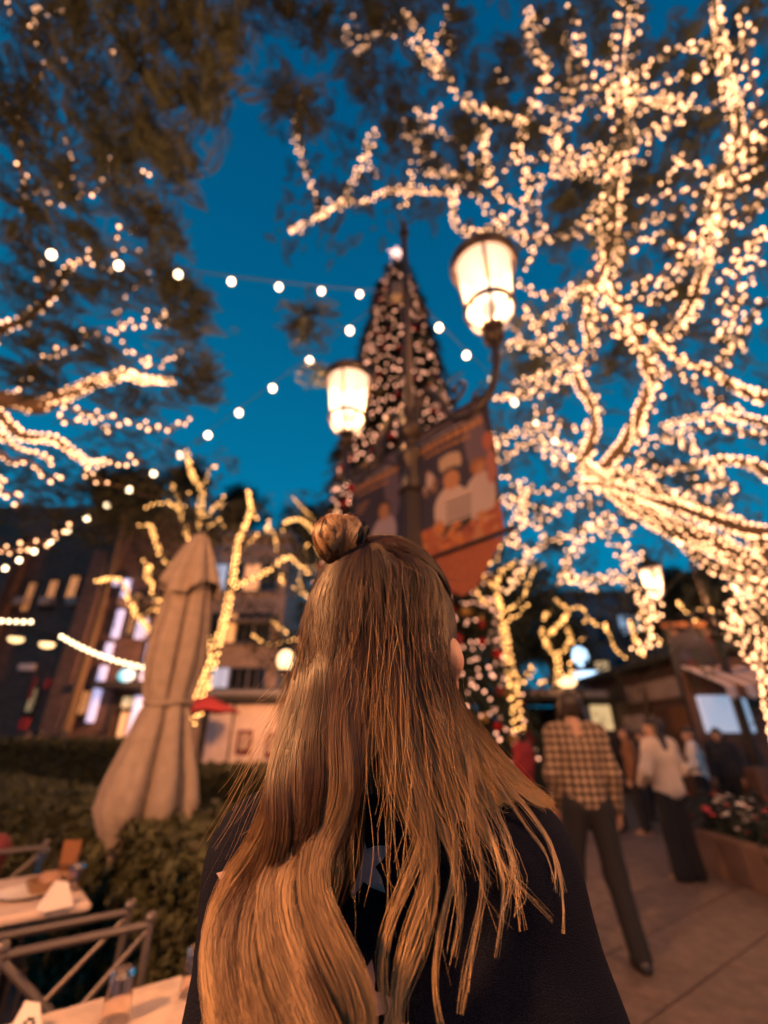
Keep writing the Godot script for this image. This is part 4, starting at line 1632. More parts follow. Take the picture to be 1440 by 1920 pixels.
	for q in [[Vector3(8.25, 2.21, -18.90), 0.75, 0.85, "cream_window"], [Vector3(5.69, 2.89, -16.50), 1.5, 0.22, "beige_plaster"], [Vector3(7.17, 2.82, -16.50), 0.8, 0.2, "grey_plaster"]]:
		board(p, "lit_board", q[0], q[1], q[2], Vector3.RIGHT, M[q[3]])
	var lp := Vector3(6.06, 3.16, -16.00)
	p = thing("roof_lamp", "bright oval lamp on the roof of the black stall", "lamp", lp)
	m = MB.new()
	m.ball(Vector3.ZERO, Vector3(0.32, 0.17, 0.2), 8, 14)
	part("globe", m, M.warm_lamp, p)
	lamp_light(lp, 9.0, Color(1.0, 0.7, 0.42), 0.16)
	m = MB.new()
	m.tube([Vector3(0, -0.15, 0), Vector3(0, -0.5, -0.1)], 0.05, 0.07, 8)
	part("foot", m, M.black_metal, p)
	# the glowing round emblem over a bar
	var sg := Vector3(8.38, 4.42, -20.00)
	p = thing("lit_sign", "glowing white round emblem over a bar on a dark post", "sign", Vector3(sg.x, 0, sg.z))
	m = MB.new()
	var arc := []
	for k in 21:
		var a := -0.5 + TAU * 0.86 * k / 20.0
		arc.append(Vector3(cos(a) * 0.26 - 0.05, sg.y + 0.2 + sin(a) * 0.32, 0))
	m.tube(arc, 0.07, 0.09, 8)
	m.ball(Vector3(-0.03, sg.y + 0.18, 0), Vector3(0.15, 0.18, 0.06), 8, 12)
	part("emblem", m, M.white_sign, p)
	m = MB.new()
	m.box(Vector3(0.1, sg.y - 0.55, 0), Vector3(1.1, 0.3, 0.14), 0.03)
	part("bar", m, M.white_sign, p)
	m = MB.new()
	m.tube([Vector3(0, 0, -0.16), Vector3(0, sg.y + 0.4, -0.16)], 0.09, 0.07, 8)
	part("post", m, M.black_metal, p)
	# awning stall at the right edge
	lo = Vector3(6.29, 1.32, -9.40)
	hi = Vector3(8.01, 2.24, -9.40)
	p = thing("awning_stall", "stall with red and cream awning and white lit back at the right edge", "stall", Vector3((lo.x + hi.x) / 2, 0, -9.4))
	for k in 9:
		m = MB.new()
		var x := -0.75 + k * 0.19
		m.face([Vector3(x, hi.y + 0.62, -0.9), Vector3(x + 0.19, hi.y + 0.62, -0.9), Vector3(x + 0.19, hi.y + 0.12, 0.3), Vector3(x, hi.y + 0.12, 0.3)], Vector3.UP)
		m.face([Vector3(x, hi.y + 0.12, 0.3), Vector3(x + 0.19, hi.y + 0.12, 0.3), Vector3(x + 0.19, hi.y - 0.08, 0.31), Vector3(x + 0.095, hi.y - 0.13, 0.31), Vector3(x, hi.y - 0.08, 0.31)], Vector3.BACK)
		part("awning_stripe", m, M.rust_cloth if k % 2 else M.pink_render, p)
	m = MB.new()
	m.box(Vector3(0.1, hi.y / 2, -0.95), Vector3(1.7, hi.y + 1.1, 0.08), 0.02)
	part("back_wall", m, M.kiosk_wood, p)
	m = MB.new()
	m.box(Vector3(0.1, 0.5, 0.1), Vector3(1.6, 1.0, 0.5), 0.03)
	part("counter", m, M.kiosk_wood, p)
	board(p, "lit_panel", p.position + Vector3(-0.1, hi.y - 0.32, -0.86), 1.0, 0.7, Vector3.RIGHT, M.cool_window)
	# flower bed under the great tree
	p = thing("flower_bed", "raised stone bed of red and white flowers under the great lit tree", "planter", Vector3(4.75, 0, -5.9))
	m = MB.new()
	for s in [-1.0, 1.0]:
		m.box(Vector3(s * 0.82, 0.22, 0), Vector3(0.14, 0.44, 2.7), 0.03)
		m.box(Vector3(0, 0.22, s * 1.28), Vector3(1.5, 0.44, 0.14), 0.03)
	part("stone_edge", m, M.brown_stone, p)
	m = MB.new()
	m.box(Vector3(0, 0.19, 0), Vector3(1.5, 0.36, 2.42), 0.02)
	part("soil", m, M.hedge_dark, p)
	var places := []
	var tints := []
	for i in 700:
		places.append(Transform3D(Basis(rdir(), rnd(0, TAU)).scaled(Vector3.ONE * rnd(0.5, 1.0)), Vector3(rnd(-0.85, 0.85), rnd(0.36, 0.72), rnd(-1.3, 1.3))))
		var k := rnd(0.4, 1.1)
		tints.append(Color(k, k * 1.1, k))
	many("foliage", leaf_spray, M.leaf_green, places, p, tints)
	var petal := MB.new()
	for k in 5:
		var a := TAU * k / 5
		petal.ball(Vector3(cos(a) * 0.022, 0, sin(a) * 0.022), Vector3(0.019, 0.008, 0.019), 4, 6)
	var pm := petal.mesh()
	for i in 130:
		var f := part("flower", pm, M.white_flower if i % 3 else M.red_flower, p, Vector3(rnd(-0.88, 0.6), rnd(0.5, 0.8), rnd(-1.3, 1.35)))
		f.basis = Basis(rdir(), rnd(0, 0.8)).scaled(Vector3.ONE * rnd(0.8, 1.4))


func poster_print(kind: int) -> Material:   # a flat print: night blue with lines of title, figures in aprons and a warm foot
	var w := 96
	var h := 208 if kind < 3 else 96
	var im := Image.create(w, h, false, Image.FORMAT_RGB8)
	var g := RandomNumberGenerator.new()
	g.seed = 40 + kind
	im.fill(lin(0.025, 0.022, 0.045))
	var dot := func(cx: float, cy: float, rx: float, ry: float, col: Color):
		for y in range(maxi(0, int(cy - ry)), mini(h, int(cy + ry) + 1)):
			for x in range(maxi(0, int(cx - rx)), mini(w, int(cx + rx) + 1)):
				if pow((x - cx) / rx, 2) + pow((y - cy) / ry, 2) <= 1.0:
					im.set_pixel(x, y, col)
	var lines := func(y0: int, tall: int, x0: int, x1: int, wide: int, col: Color):   # strokes as broken as the blurred lettering of the photograph
		var x := x0
		while x < x1:
			var l := g.randi_range(wide - 1, wide + 2)
			im.fill_rect(Rect2i(x, y0, mini(l, x1 - x), tall), col)
			if l > 3:
				im.fill_rect(Rect2i(x + l / 2, y0 + tall / 3, 1, tall / 3 + 1), lin(0.06, 0.04, 0.05))
			x += l + 2
	var skin := lin(0.42, 0.2, 0.09)
	var white := lin(0.5, 0.4, 0.34)
	if kind == 3:
		for i in 16:
			dot.call(g.randf() * w, g.randf() * h, g.randf_range(5, 18), g.randf_range(5, 18), [lin(0.12, 0.03, 0.03), lin(0.05, 0.05, 0.11), lin(0.2, 0.1, 0.07), lin(0.03, 0.02, 0.02)][i % 4])
	else:
		im.fill_rect(Rect2i(0, 0, w, 16), lin(0.1, 0.075, 0.08))
		dot.call(74, 60, 14, 60, lin(0.12, 0.09, 0.12))
		lines.call(22, 4, 4, 84, 6, white)
		lines.call(31, 10, 3, 88, 7, lin(0.5, 0.22, 0.05))
		lines.call(48, 5, 10, 70, 5, lin(0.45, 0.2, 0.05))
		im.fill_rect(Rect2i(0, 168, w, 40), lin(0.36, 0.1, 0.035))
		if kind == 1:
			for i in 9:
				dot.call(g.randf_range(4, 20), g.randf_range(75, 130), 4, 7, [white, lin(0.2, 0.1, 0.05)][i % 2])
			dot.call(72, 150, 20, 40, white)
			dot.call(72, 100, 10, 12, lin(0.3, 0.12, 0.04))
			dot.call(74, 104, 6, 9, skin)
			dot.call(88, 112, 7, 26, lin(0.4, 0.15, 0.1))
			dot.call(88, 72, 7, 14, lin(0.4, 0.12, 0.07))
			dot.call(38, 148, 21, 36, white)
			dot.call(40, 104, 10, 15, skin)
			for k in 5:
				dot.call(31 + k * 5, 76 - 3 * sin(k * 0.8), 3.5, 12, lin(0.45, 0.33, 0.22))
			for k in 4:
				im.fill_rect(Rect2i(32, 138 + k * 9, 30, 3), lin(0.04, 0.025, 0.02))
			im.fill_rect(Rect2i(26, 172, 36, 20), lin(0.03, 0.02, 0.015))
			dot.call(22, 172, 7, 12, skin)
		else:
			dot.call(58, 150, 24, 44, lin(0.4, 0.32, 0.34))
			dot.call(57, 96, 12, 17, lin(0.04, 0.025, 0.02))
			dot.call(57, 99, 9, 14, skin)
			for k in 3:
				im.fill_rect(Rect2i(8, 70 + k * 7, 26 - k * 5, 3), lin(0.35, 0.16, 0.05))
		for i in 40:
			dot.call(g.randf() * w, g.randf_range(172, 207), g.randf_range(2, 7), g.randf_range(2, 6), [lin(0.5, 0.17, 0.03), lin(0.3, 0.07, 0.03), lin(0.42, 0.2, 0.08)][i % 3])
	var m := mat("print_%d" % kind, Color(0.8, 0.8, 0.82), 0.8)
	m.albedo_texture = ImageTexture.create_from_image(im)
	return m


# ---------------------------------------------------------------- trees
func build_trees() -> void:
	var l := []
	# the great tree at the right, limbs over the path and over the camera
	l.append([c([4.45, 1.16, -5.58,  4.34, 1.72, -5.37,  4.28, 2.30, -5.12,  4.22, 2.83, -4.89,  4.06, 3.17, -4.81,  3.75, 3.47, -4.84,  3.37, 3.71, -4.92,  3.01, 4.04, -4.92,  2.68, 4.37, -4.91,  2.51, 4.56, -4.89]), 0.17, 0.075])
	l.append([c([4.41, 3.02, -4.92,  4.26, 3.48, -4.78,  3.95, 3.76, -4.81,  3.61, 3.98, -4.88,  3.20, 4.30, -4.91,  2.81, 4.53, -4.97]), 0.09, 0.05])
	l.append([c([4.01, 3.36, -4.34,  3.74, 3.50, -4.45,  3.44, 3.69, -4.52,  3.07, 3.91, -4.61,  2.72, 4.10, -4.69,  2.40, 4.22, -4.78]), 0.06, 0.03])
	l.append([c([2.51, 4.56, -4.89,  2.65, 4.92, -4.64,  2.62, 5.20, -4.52,  2.45, 5.58, -4.40,  2.59, 5.90, -4.18,  2.56, 6.18, -4.05,  2.68, 6.53, -3.82]), 0.05, 0.025])
	l.append([c([2.64, 4.35, -4.67,  2.85, 4.58, -4.45,  3.03, 4.93, -4.19,  3.10, 5.18, -4.03,  3.05, 5.42, -3.93,  3.20, 5.53, -3.80,  3.38, 5.68, -3.63,  3.52, 5.95, -3.42,  3.61, 6.38, -3.15,  3.65, 6.83, -2.90,  3.84, 7.27, -2.57,  3.80, 7.71, -2.37,  3.73, 7.96, -2.28,  3.67, 8.40, -2.10,  3.65, 8.73, -1.95]), 0.06, 0.02])
	l.append([c([2.63, 6.44, -3.76,  2.79, 6.87, -3.46,  2.82, 7.33, -3.22,  2.88, 7.71, -3.01,  2.90, 8.21, -2.74,  2.85, 8.61, -2.56,  2.90, 8.99, -2.35,  2.94, 9.40, -2.13]), 0.03, 0.015])
	l.append([c([3.17, 5.57, -4.08,  3.01, 6.03, -3.93,  2.90, 6.30, -3.84,  2.79, 6.70, -3.69,  2.73, 7.22, -3.45,  2.76, 7.48, -3.31,  2.79, 7.76, -3.15]), 0.03, 0.015])
	l.append([c([3.88, 4.50, -3.60,  3.70, 4.67, -3.64,  3.42, 4.98, -3.66,  3.25, 5.10, -3.70,  3.08, 5.38, -3.66,  2.94, 5.56, -3.64,  2.69, 5.84, -3.62,  2.49, 6.17, -3.56]), 0.05, 0.02])
	l.append([c([4.37, 4.55, -4.10,  4.00, 4.77, -4.20,  3.66, 4.85, -4.34,  3.38, 4.84, -4.49]), 0.035, 0.012])
	l.append([c([4.28, 3.96, -4.28,  4.04, 4.22, -4.30,  3.70, 4.29, -4.45,  3.32, 4.27, -4.66,  2.95, 4.26, -4.84]), 0.035, 0.02])
	l.append([c([3.77, 4.35, -4.53,  3.94, 4.16, -4.54,  4.00, 3.95, -4.61,  3.91, 3.77, -4.75]), 0.02, 0.012])
	l.append([c([3.91, 4.19, -4.54,  3.73, 4.07, -4.70,  3.56, 4.08, -4.78]), 0.02, 0.01])
	l.append([c([3.43, 4.71, -4.53,  3.66, 4.59, -4.47,  3.77, 4.42, -4.50]), 0.015, 0.008])
	l.append([c([2.95, 4.26, -4.84,  3.11, 4.54, -4.62,  3.11, 4.89, -4.45]), 0.02, 0.012])
	l.append([c([2.88, 9.25, -2.09,  2.85, 9.62, -1.92]), 0.012, 0.01])
	l.append([c([2.39, 9.83, -2.29,  2.48, 9.45, -2.44,  2.51, 9.07, -2.62,  2.33, 8.91, -2.77,  2.02, 9.05, -2.83,  1.96, 8.86, -2.95,  1.80, 8.52, -3.18,  1.71, 8.40, -3.28]), 0.012, 0.02])
	l.append([c([1.96, 10.09, -2.46,  1.94, 9.71, -2.65,  2.12, 9.41, -2.74,  2.12, 9.19, -2.85]), 0.01, 0.012])
	l.append([c([2.90, 8.73, -2.48,  2.69, 8.88, -2.51,  2.52, 8.76, -2.64,  2.35, 8.64, -2.78,  2.20, 8.43, -2.94,  2.17, 8.20, -3.07,  2.35, 8.04, -3.08,  2.63, 7.97, -2.99,  2.90, 7.75, -2.97]), 0.015, 0.012])
	l.append([c([3.36, 7.85, -2.55,  3.20, 8.01, -2.56,  3.00, 8.09, -2.62,  2.84, 8.35, -2.56]), 0.01, 0.014])
	l.append([c([3.43, 7.84, -2.67,  3.26, 7.80, -2.78,  2.98, 7.77, -2.93,  2.88, 7.71, -3.01]), 0.01, 0.014])
	l.append([c([3.96, 8.18, -2.04,  3.73, 8.24, -2.14,  3.52, 8.37, -2.20,  3.24, 8.47, -2.30,  3.00, 8.37, -2.48,  2.82, 8.30, -2.60]), 0.01, 0.015])
	l.append([c([0.12, 11.12, -2.81,  0.44, 10.93, -2.81,  0.63, 10.60, -2.91,  0.78, 10.40, -2.96,  0.84, 10.17, -3.06]), 0.009, 0.012])
	l.append([c([0.93, 10.97, -2.62,  0.86, 10.68, -2.79,  0.63, 10.60, -2.91]), 0.009, 0.01])
	l.append([c([-0.54, 11.48, -2.82,  -0.43, 11.26, -2.90,  -0.33, 10.93, -3.04,  -0.12, 11.11, -2.89,  0.12, 11.12, -2.81]), 0.009, 0.01])
	l.append([c([0.47, 9.72, -3.29,  0.66, 9.38, -3.40,  0.92, 9.18, -3.41,  1.14, 8.90, -3.48,  1.32, 8.67, -3.53,  1.49, 8.37, -3.62,  1.63, 8.16, -3.68,  1.93, 7.95, -3.67]), 0.01, 0.016])
	l.append([c([0.28, 9.58, -3.42,  0.55, 9.38, -3.43,  0.66, 9.38, -3.40]), 0.009, 0.01])
	l.append([c([0.78, 10.40, -2.96,  1.01, 9.90, -3.14,  1.04, 9.81, -3.17,  1.23, 9.54, -3.24]), 0.009, 0.01])
	l.append([c([1.32, 9.24, -3.25,  1.35, 8.99, -3.36,  1.42, 8.79, -3.43,  1.49, 8.37, -3.62]), 0.01, 0.012])
	l.append([c([1.15, 9.40, -3.10,  1.64, 9.04, -3.11,  1.96, 8.81, -3.10,  1.83, 8.64, -3.23]), 0.01, 0.013])
	l.append([c([1.53, 9.61, -2.86,  1.64, 9.43, -2.91]), 0.009, 0.009])
	l.append([c([-1.52, 8.84, -4.54,  -1.11, 8.89, -4.40,  -0.67, 9.01, -4.22,  -0.25, 8.92, -4.14,  0.00, 8.96, -4.04,  0.36, 8.89, -3.97,  0.95, 8.68, -3.89,  1.02, 8.44, -3.98,  1.10, 8.17, -4.09,  1.28, 8.05, -4.09,  1.61, 8.02, -4.00,  1.89, 7.83, -3.99,  2.23, 7.65, -3.96,  2.49, 7.63, -3.87,  2.87, 7.62, -3.72]), 0.009, 0.022])
	l.append([c([-1.33, 10.68, -3.56,  -1.47, 10.22, -3.83,  -1.33, 9.80, -4.01,  -1.16, 9.36, -4.18,  -1.05, 9.07, -4.29,  -1.11, 8.89, -4.40]), 0.008, 0.01])
	l.append([c([-0.12, 9.88, -3.62,  -0.25, 9.55, -3.82,  -0.46, 9.32, -4.00,  -0.59, 9.09, -4.15,  -0.67, 9.01, -4.22]), 0.008, 0.01])
	l.append([c([0.40, 9.21, -3.80,  0.44, 8.98, -3.90,  0.36, 8.89, -3.97]), 0.008, 0.009])
	l.append([c([0.63, 8.91, -3.76,  1.15, 8.70, -3.69,  1.51, 8.48, -3.68]), 0.009, 0.012])
	l.append([c([1.87, 8.28, -3.28,  2.15, 8.19, -3.21,  2.39, 8.06, -3.18,  2.76, 7.90, -3.10]), 0.012, 0.014])
	l.append([c([1.71, 8.40, -3.28,  1.87, 8.28, -3.28,  1.84, 8.04, -3.41,  1.90, 7.98, -3.42,  1.93, 7.75, -3.52,  2.06, 7.48, -3.60,  2.09, 7.26, -3.71]), 0.015, 0.014])
	l.append([c([2.74, 7.65, -3.10,  2.71, 7.37, -3.25,  2.58, 7.26, -3.37,  2.46, 7.21, -3.44,  2.43, 7.07, -3.52]), 0.014, 0.012])
	l.append([c([3.25, 7.25, -2.76,  3.49, 6.98, -2.76,  3.68, 6.87, -2.71]), 0.01, 0.012])
	l.append([c([2.97, 6.97, -3.06,  3.23, 6.89, -2.96,  3.54, 6.80, -2.83]), 0.01, 0.014])
	l.append([c([3.62, 8.03, -1.84,  3.66, 7.57, -2.04,  3.73, 7.13, -2.22,  3.66, 6.85, -2.41,  3.55, 6.63, -2.59]), 0.012, 0.016])
	l.append([c([3.80, 6.98, -2.24,  3.66, 6.70, -2.48,  3.55, 6.49, -2.66,  3.39, 6.28, -2.86,  3.23, 6.07, -3.07,  3.06, 5.95, -3.23,  2.83, 5.90, -3.38]), 0.016, 0.02])
	l.append([c([3.97, 6.58, -2.66,  3.80, 6.39, -2.87,  3.62, 6.34, -3.01,  3.41, 6.35, -3.13,  3.14, 6.37, -3.27]), 0.016, 0.014])
	l.append([c([3.80, 5.94, -2.76,  3.69, 5.82, -2.90,  3.60, 5.63, -3.06,  3.58, 5.35, -3.21,  3.47, 5.11, -3.41]), 0.018, 0.016])
	l.append([c([3.97, 5.50, -3.21,  3.82, 5.38, -3.37,  3.74, 5.16, -3.53,  3.54, 5.04, -3.71]), 0.018, 0.018])
	l.append([c([1.77, 6.86, -4.03,  2.09, 6.60, -4.03,  2.39, 6.60, -3.91,  2.68, 6.53, -3.82]), 0.012, 0.016])
	l.append([c([2.82, 6.51, -3.63,  2.85, 6.68, -3.54,  2.95, 6.86, -3.39,  3.26, 6.96, -3.20]), 0.012, 0.012])
	l.append([c([1.87, 6.64, -4.23,  2.00, 6.38, -4.31,  2.12, 6.12, -4.39,  2.43, 6.00, -4.32,  2.64, 5.97, -4.25]), 0.012, 0.016])
	l.append([c([1.90, 7.11, -3.98,  2.00, 7.21, -3.89,  1.90, 7.40, -3.83,  1.80, 7.53, -3.81]), 0.01, 0.01])
	l.append([c([2.03, 6.46, -4.38,  2.28, 6.52, -4.25,  2.41, 6.60, -4.16,  2.47, 6.77, -4.05]), 0.01, 0.01])
	l.append([c([1.76, 6.34, -4.54,  2.03, 6.20, -4.51,  2.16, 6.20, -4.46]), 0.009, 0.011])
	l.append([c([1.83, 5.65, -4.74,  2.12, 5.68, -4.61,  2.31, 5.76, -4.50,  2.55, 5.78, -4.38]), 0.011, 0.015])
	l.append([c([1.47, 5.64, -4.88,  2.00, 5.55, -4.73,  2.28, 5.61, -4.58,  2.49, 5.65, -4.48]), 0.01, 0.015])
	l.append([c([1.53, 5.00, -5.17,  1.80, 5.15, -5.00,  2.12, 5.14, -4.88,  2.31, 4.94, -4.91,  2.55, 4.65, -4.96]), 0.012, 0.02])
	l.append([c([1.56, 5.03, -5.27,  1.63, 4.85, -5.34,  1.73, 4.96, -5.24,  2.03, 5.07, -5.08,  2.28, 4.86, -5.09,  2.47, 4.63, -5.13]), 0.01, 0.018])
	l.append([c([1.96, 5.30, -4.74,  2.15, 5.22, -4.70,  2.33, 5.03, -4.73,  2.65, 4.92, -4.64]), 0.01, 0.015])
	l.append([c([1.63, 4.72, -5.41,  2.03, 4.45, -5.39,  2.47, 4.44, -5.22,  2.77, 4.51, -5.06]), 0.01, 0.018])
	l.append([c([1.70, 4.31, -5.59,  1.93, 4.50, -5.40,  2.03, 4.55, -5.34]), 0.01, 0.012])
	l.append([c([1.93, 4.50, -5.40,  1.90, 4.22, -5.56,  1.83, 3.96, -5.71,  1.80, 3.77, -5.82]), 0.012, 0.01])
	l.append([c([1.86, 4.22, -5.57,  2.03, 4.00, -5.62,  2.22, 4.10, -5.49,  2.41, 4.17, -5.38,  2.71, 4.18, -5.25,  2.95, 4.26, -5.11]), 0.01, 0.018])
	l.append([c([2.67, 3.98, -5.24,  2.90, 3.97, -5.15,  3.12, 3.96, -5.05,  3.28, 3.90, -5.01]), 0.012, 0.02])
	l.append([c([2.19, 3.83, -5.77,  2.39, 3.90, -5.66,  2.64, 3.93, -5.54,  2.82, 3.96, -5.45,  2.94, 4.04, -5.36]), 0.01, 0.014])
	l.append([c([2.94, 4.04, -5.36,  3.05, 3.86, -5.40,  3.23, 3.78, -5.37]), 0.01, 0.01])
	l.append([c([2.77, 3.86, -5.65,  2.62, 3.72, -5.78,  2.55, 3.56, -5.89,  2.52, 3.40, -5.98]), 0.012, 0.012])
	l.append([c([2.49, 3.38, -6.01,  2.93, 3.36, -5.84,  3.17, 3.33, -5.76,  3.34, 3.12, -5.79,  3.45, 2.92, -5.83,  3.42, 2.71, -5.95,  3.51, 2.58, -5.98,  3.34, 2.47, -6.11]), 0.016, 0.012])
	l.append([c([3.19, 3.36, -5.73,  3.22, 3.54, -5.62,  3.14, 3.68, -5.59]), 0.01, 0.009])
	l.append([c([3.22, 3.54, -5.62,  3.40, 3.61, -5.51]), 0.009, 0.009])
	l.append([c([2.06, 3.78, -5.84,  1.79, 3.41, -6.12,  1.72, 3.29, -6.21]), 0.01, 0.01])
	l.append([c([3.97, 2.94, -4.50,  3.82, 2.99, -4.57,  3.62, 3.11, -4.64,  3.41, 3.30, -4.66]), 0.02, 0.03])
	l.append([c([4.37, 2.85, -4.95,  4.14, 3.07, -4.98,  3.87, 3.20, -5.06,  3.68, 3.40, -5.06,  3.53, 3.65, -5.01]), 0.03, 0.03])
	l.append([c([3.77, 2.64, -4.61,  3.74, 2.45, -4.73,  3.81, 2.19, -4.81,  3.88, 2.04, -4.84]), 0.012, 0.012])
	l.append([c([3.70, 2.80, -4.58,  3.62, 2.61, -4.72,  3.72, 2.45, -4.74]), 0.01, 0.01])
	var traced := l.size()
	for n in 2 * traced:   # a second limb beside most, and a third towards the trunk, so that the crown is as full as it is
		var i := n % traced
		if i == 0:
			continue
		if rng.randf() < (0.75 if n < traced else (0.6 if l[i][0][0].x > 1.9 else 0.1)):
			var by := Vector3(rnd(-0.13, 0.13), rnd(-0.1, 0.1), rnd(-0.3, 0.1))
			var pts := []
			for q in l[i][0]:
				pts.append(q + by + rdir() * 0.05)
			l.append([pts, minf(l[i][1] * 0.6, 0.02), minf(l[i][2] * 0.8, 0.012)])
	var unseen_bough := [Vector3(4.45, 1.9, -5.4), Vector3(5.7, 3.4, -4.4), Vector3(5.9, 5.0, -2.4), Vector3(5.0, 6.2, 0.0), Vector3(3.6, 6.8, 2.0)]   # an unseen bough behind the viewer, its bulbs placed to light her back
	l.append([unseen_bough, 0.13, 0.06])
	for q in [[-0.6, 0.6], [0.6, 1.6], [1.8, 0.8], [3.0, 2.6], [1.0, 3.4], [-1.6, 2.2], [4.4, 0.2], [2.4, 4.2], [6.4, 1.4]]:
		var a := Vector3(4.6, 6.4, 0.6)
		var e := Vector3(q[0], rnd(5.6, 7.0), q[1])
		var pts := [a]
		for k in range(1, 6):
			pts.append(a.lerp(e, k / 5.0) + Vector3(rnd(-0.2, 0.2), sin(k / 5.0 * PI) * 0.6 + rnd(-0.2, 0.2), rnd(-0.2, 0.2)))
		l.append([pts, 0.03, 0.012])
	var tw := twigs(l, 0.35, 0.4, 3, 0.007)
	var all := l + tw
	var great := grow_tree("great_tree", "great tree at the right whose every limb is wound with lights", all, M.bark, Vector3(4.62, 0, -5.85))
	leaves(great, frond, M.leaf_green, crown_points(l, 0.4, 0.55, 3), 10, 0.5, 0.4)
	light_up("dense warm white lights wound round every limb of the great right tree", all, 0.062, 0.0155, M.fairy_bulb, 1.0, 300, "lights wound round the trees")
	# the leafy tree at the left edge
	l = []
	l.append([c([-5.24, 2.89, -5.08,  -4.94, 4.08, -4.48,  -4.69, 4.68, -4.18,  -4.39, 4.89, -4.07,  -4.22, 4.88, -4.08,  -3.96, 4.83, -4.10,  -3.76, 4.91, -4.06,  -3.62, 4.95, -4.04,  -3.43, 5.03, -4.00,  -3.27, 5.11, -3.97,  -3.14, 5.11, -3.97,  -2.97, 5.17, -3.93,  -2.79, 5.11, -3.97,  -2.59, 5.11, -3.97,  -2.40, 5.09, -3.97]), 0.14, 0.012])
	l.append([c([-2.34, 5.48, -3.89,  -2.47, 5.43, -3.92,  -2.58, 5.33, -3.96,  -2.73, 5.32, -3.97,  -2.85, 5.24, -4.01,  -3.03, 5.24, -4.01]), 0.009, 0.012])
	l.append([c([-2.73, 5.32, -3.97,  -2.80, 5.41, -3.93,  -2.94, 5.46, -3.90,  -3.04, 5.54, -3.86]), 0.009, 0.009])
	l.append([c([-3.18, 5.99, -3.75,  -3.13, 5.82, -3.83,  -3.24, 5.73, -3.88,  -3.35, 5.70, -3.89,  -3.55, 5.76, -3.86,  -3.61, 5.65, -3.92,  -3.86, 5.54, -3.97,  -4.18, 5.37, -4.06,  -4.38, 5.01, -4.24]), 0.009, 0.02])
	l.append([c([-3.13, 5.82, -3.83,  -3.03, 5.87, -3.81,  -2.85, 5.79, -3.85]), 0.009, 0.009])
	l.append([c([-2.83, 5.95, -3.77,  -2.72, 5.84, -3.82,  -2.65, 5.83, -3.83,  -2.49, 5.83, -3.83]), 0.009, 0.009])
	l.append([c([-2.67, 5.96, -3.76,  -2.56, 5.92, -3.78,  -2.49, 5.83, -3.83]), 0.009, 0.009])
	l.append([c([-2.19, 4.65, -4.09,  -2.30, 4.59, -4.12,  -2.52, 4.54, -4.14,  -2.74, 4.60, -4.11,  -2.89, 4.60, -4.11,  -3.06, 4.65, -4.09,  -3.23, 4.68, -4.07,  -3.40, 4.71, -4.06,  -3.56, 4.77, -4.02,  -3.68, 4.84, -3.99]), 0.009, 0.018])
	l.append([c([-3.67, 4.69, -4.06,  -3.48, 4.61, -4.10,  -3.29, 4.65, -4.09,  -3.14, 4.56, -4.13,  -3.06, 4.50, -4.16]), 0.012, 0.009])
	l.append([c([-4.42, 4.49, -3.94,  -4.14, 4.55, -3.91,  -3.96, 4.39, -3.99,  -3.76, 4.33, -4.02,  -3.56, 4.32, -4.03,  -3.39, 4.22, -4.08,  -3.25, 4.13, -4.12,  -3.17, 4.09, -4.14,  -3.08, 4.09, -4.14,  -2.97, 4.12, -4.12]), 0.06, 0.012])
	l.append([c([-3.17, 4.09, -4.14,  -3.22, 4.03, -4.17,  -3.17, 3.96, -4.21,  -3.07, 3.94, -4.22,  -3.00, 3.88, -4.25]), 0.012, 0.009])
	l.append([c([-2.90, 4.13, -4.24,  -2.77, 4.18, -4.21,  -2.66, 4.16, -4.22]), 0.009, 0.009])
	l.append([c([-4.30, 4.27, -3.83,  -3.97, 4.24, -3.84,  -3.81, 4.13, -3.90,  -3.66, 4.09, -3.92,  -3.50, 4.05, -3.94,  -3.43, 3.98, -3.97]), 0.04, 0.01])
	l.append([c([-4.26, 4.06, -3.82,  -3.88, 4.02, -3.84,  -3.79, 3.95, -3.88,  -3.67, 3.96, -3.87,  -3.56, 3.93, -3.89,  -3.47, 3.86, -3.92,  -3.46, 3.79, -3.96]), 0.03, 0.01])
	l.append([c([-3.46, 3.79, -3.96,  -3.31, 3.80, -3.95,  -3.23, 3.78, -3.96]), 0.01, 0.009])
	l.append([c([-4.21, 3.78, -3.96,  -3.88, 3.76, -3.97,  -3.79, 3.78, -3.96]), 0.02, 0.01])
	l.append([c([-4.21, 3.70, -4.00,  -3.88, 3.68, -4.01,  -3.79, 3.64, -4.03,  -3.68, 3.61, -4.05,  -3.72, 3.52, -4.09]), 0.02, 0.01])
	l.append([c([-4.69, 3.40, -4.60,  -4.22, 3.30, -4.65,  -4.10, 3.27, -4.66,  -3.96, 3.33, -4.64,  -3.79, 3.36, -4.62,  -3.65, 3.40, -4.60,  -3.49, 3.51, -4.55,  -3.42, 3.56, -4.52]), 0.02, 0.01])
	l.append([c([-4.94, 5.32, -4.08,  -4.56, 5.77, -3.86,  -4.27, 5.88, -3.80,  -3.99, 6.11, -3.69,  -3.74, 6.45, -3.52,  -3.61, 6.50, -3.49,  -3.48, 6.48, -3.50,  -3.36, 6.45, -3.52,  -3.18, 6.39, -3.54]), 0.05, 0.01])
	l.append([c([-3.74, 6.45, -3.52,  -3.42, 6.62, -3.43,  -3.26, 6.59, -3.44,  -3.13, 6.62, -3.43,  -2.85, 6.57, -3.45]), 0.012, 0.009])
	l.append([c([-3.13, 6.25, -3.73,  -2.89, 6.37, -3.67,  -2.84, 6.54, -3.58]), 0.009, 0.009])
	l.append([c([-3.32, 6.69, -3.51,  -3.19, 6.94, -3.38,  -3.00, 6.93, -3.38,  -2.87, 6.90, -3.40]), 0.01, 0.009])
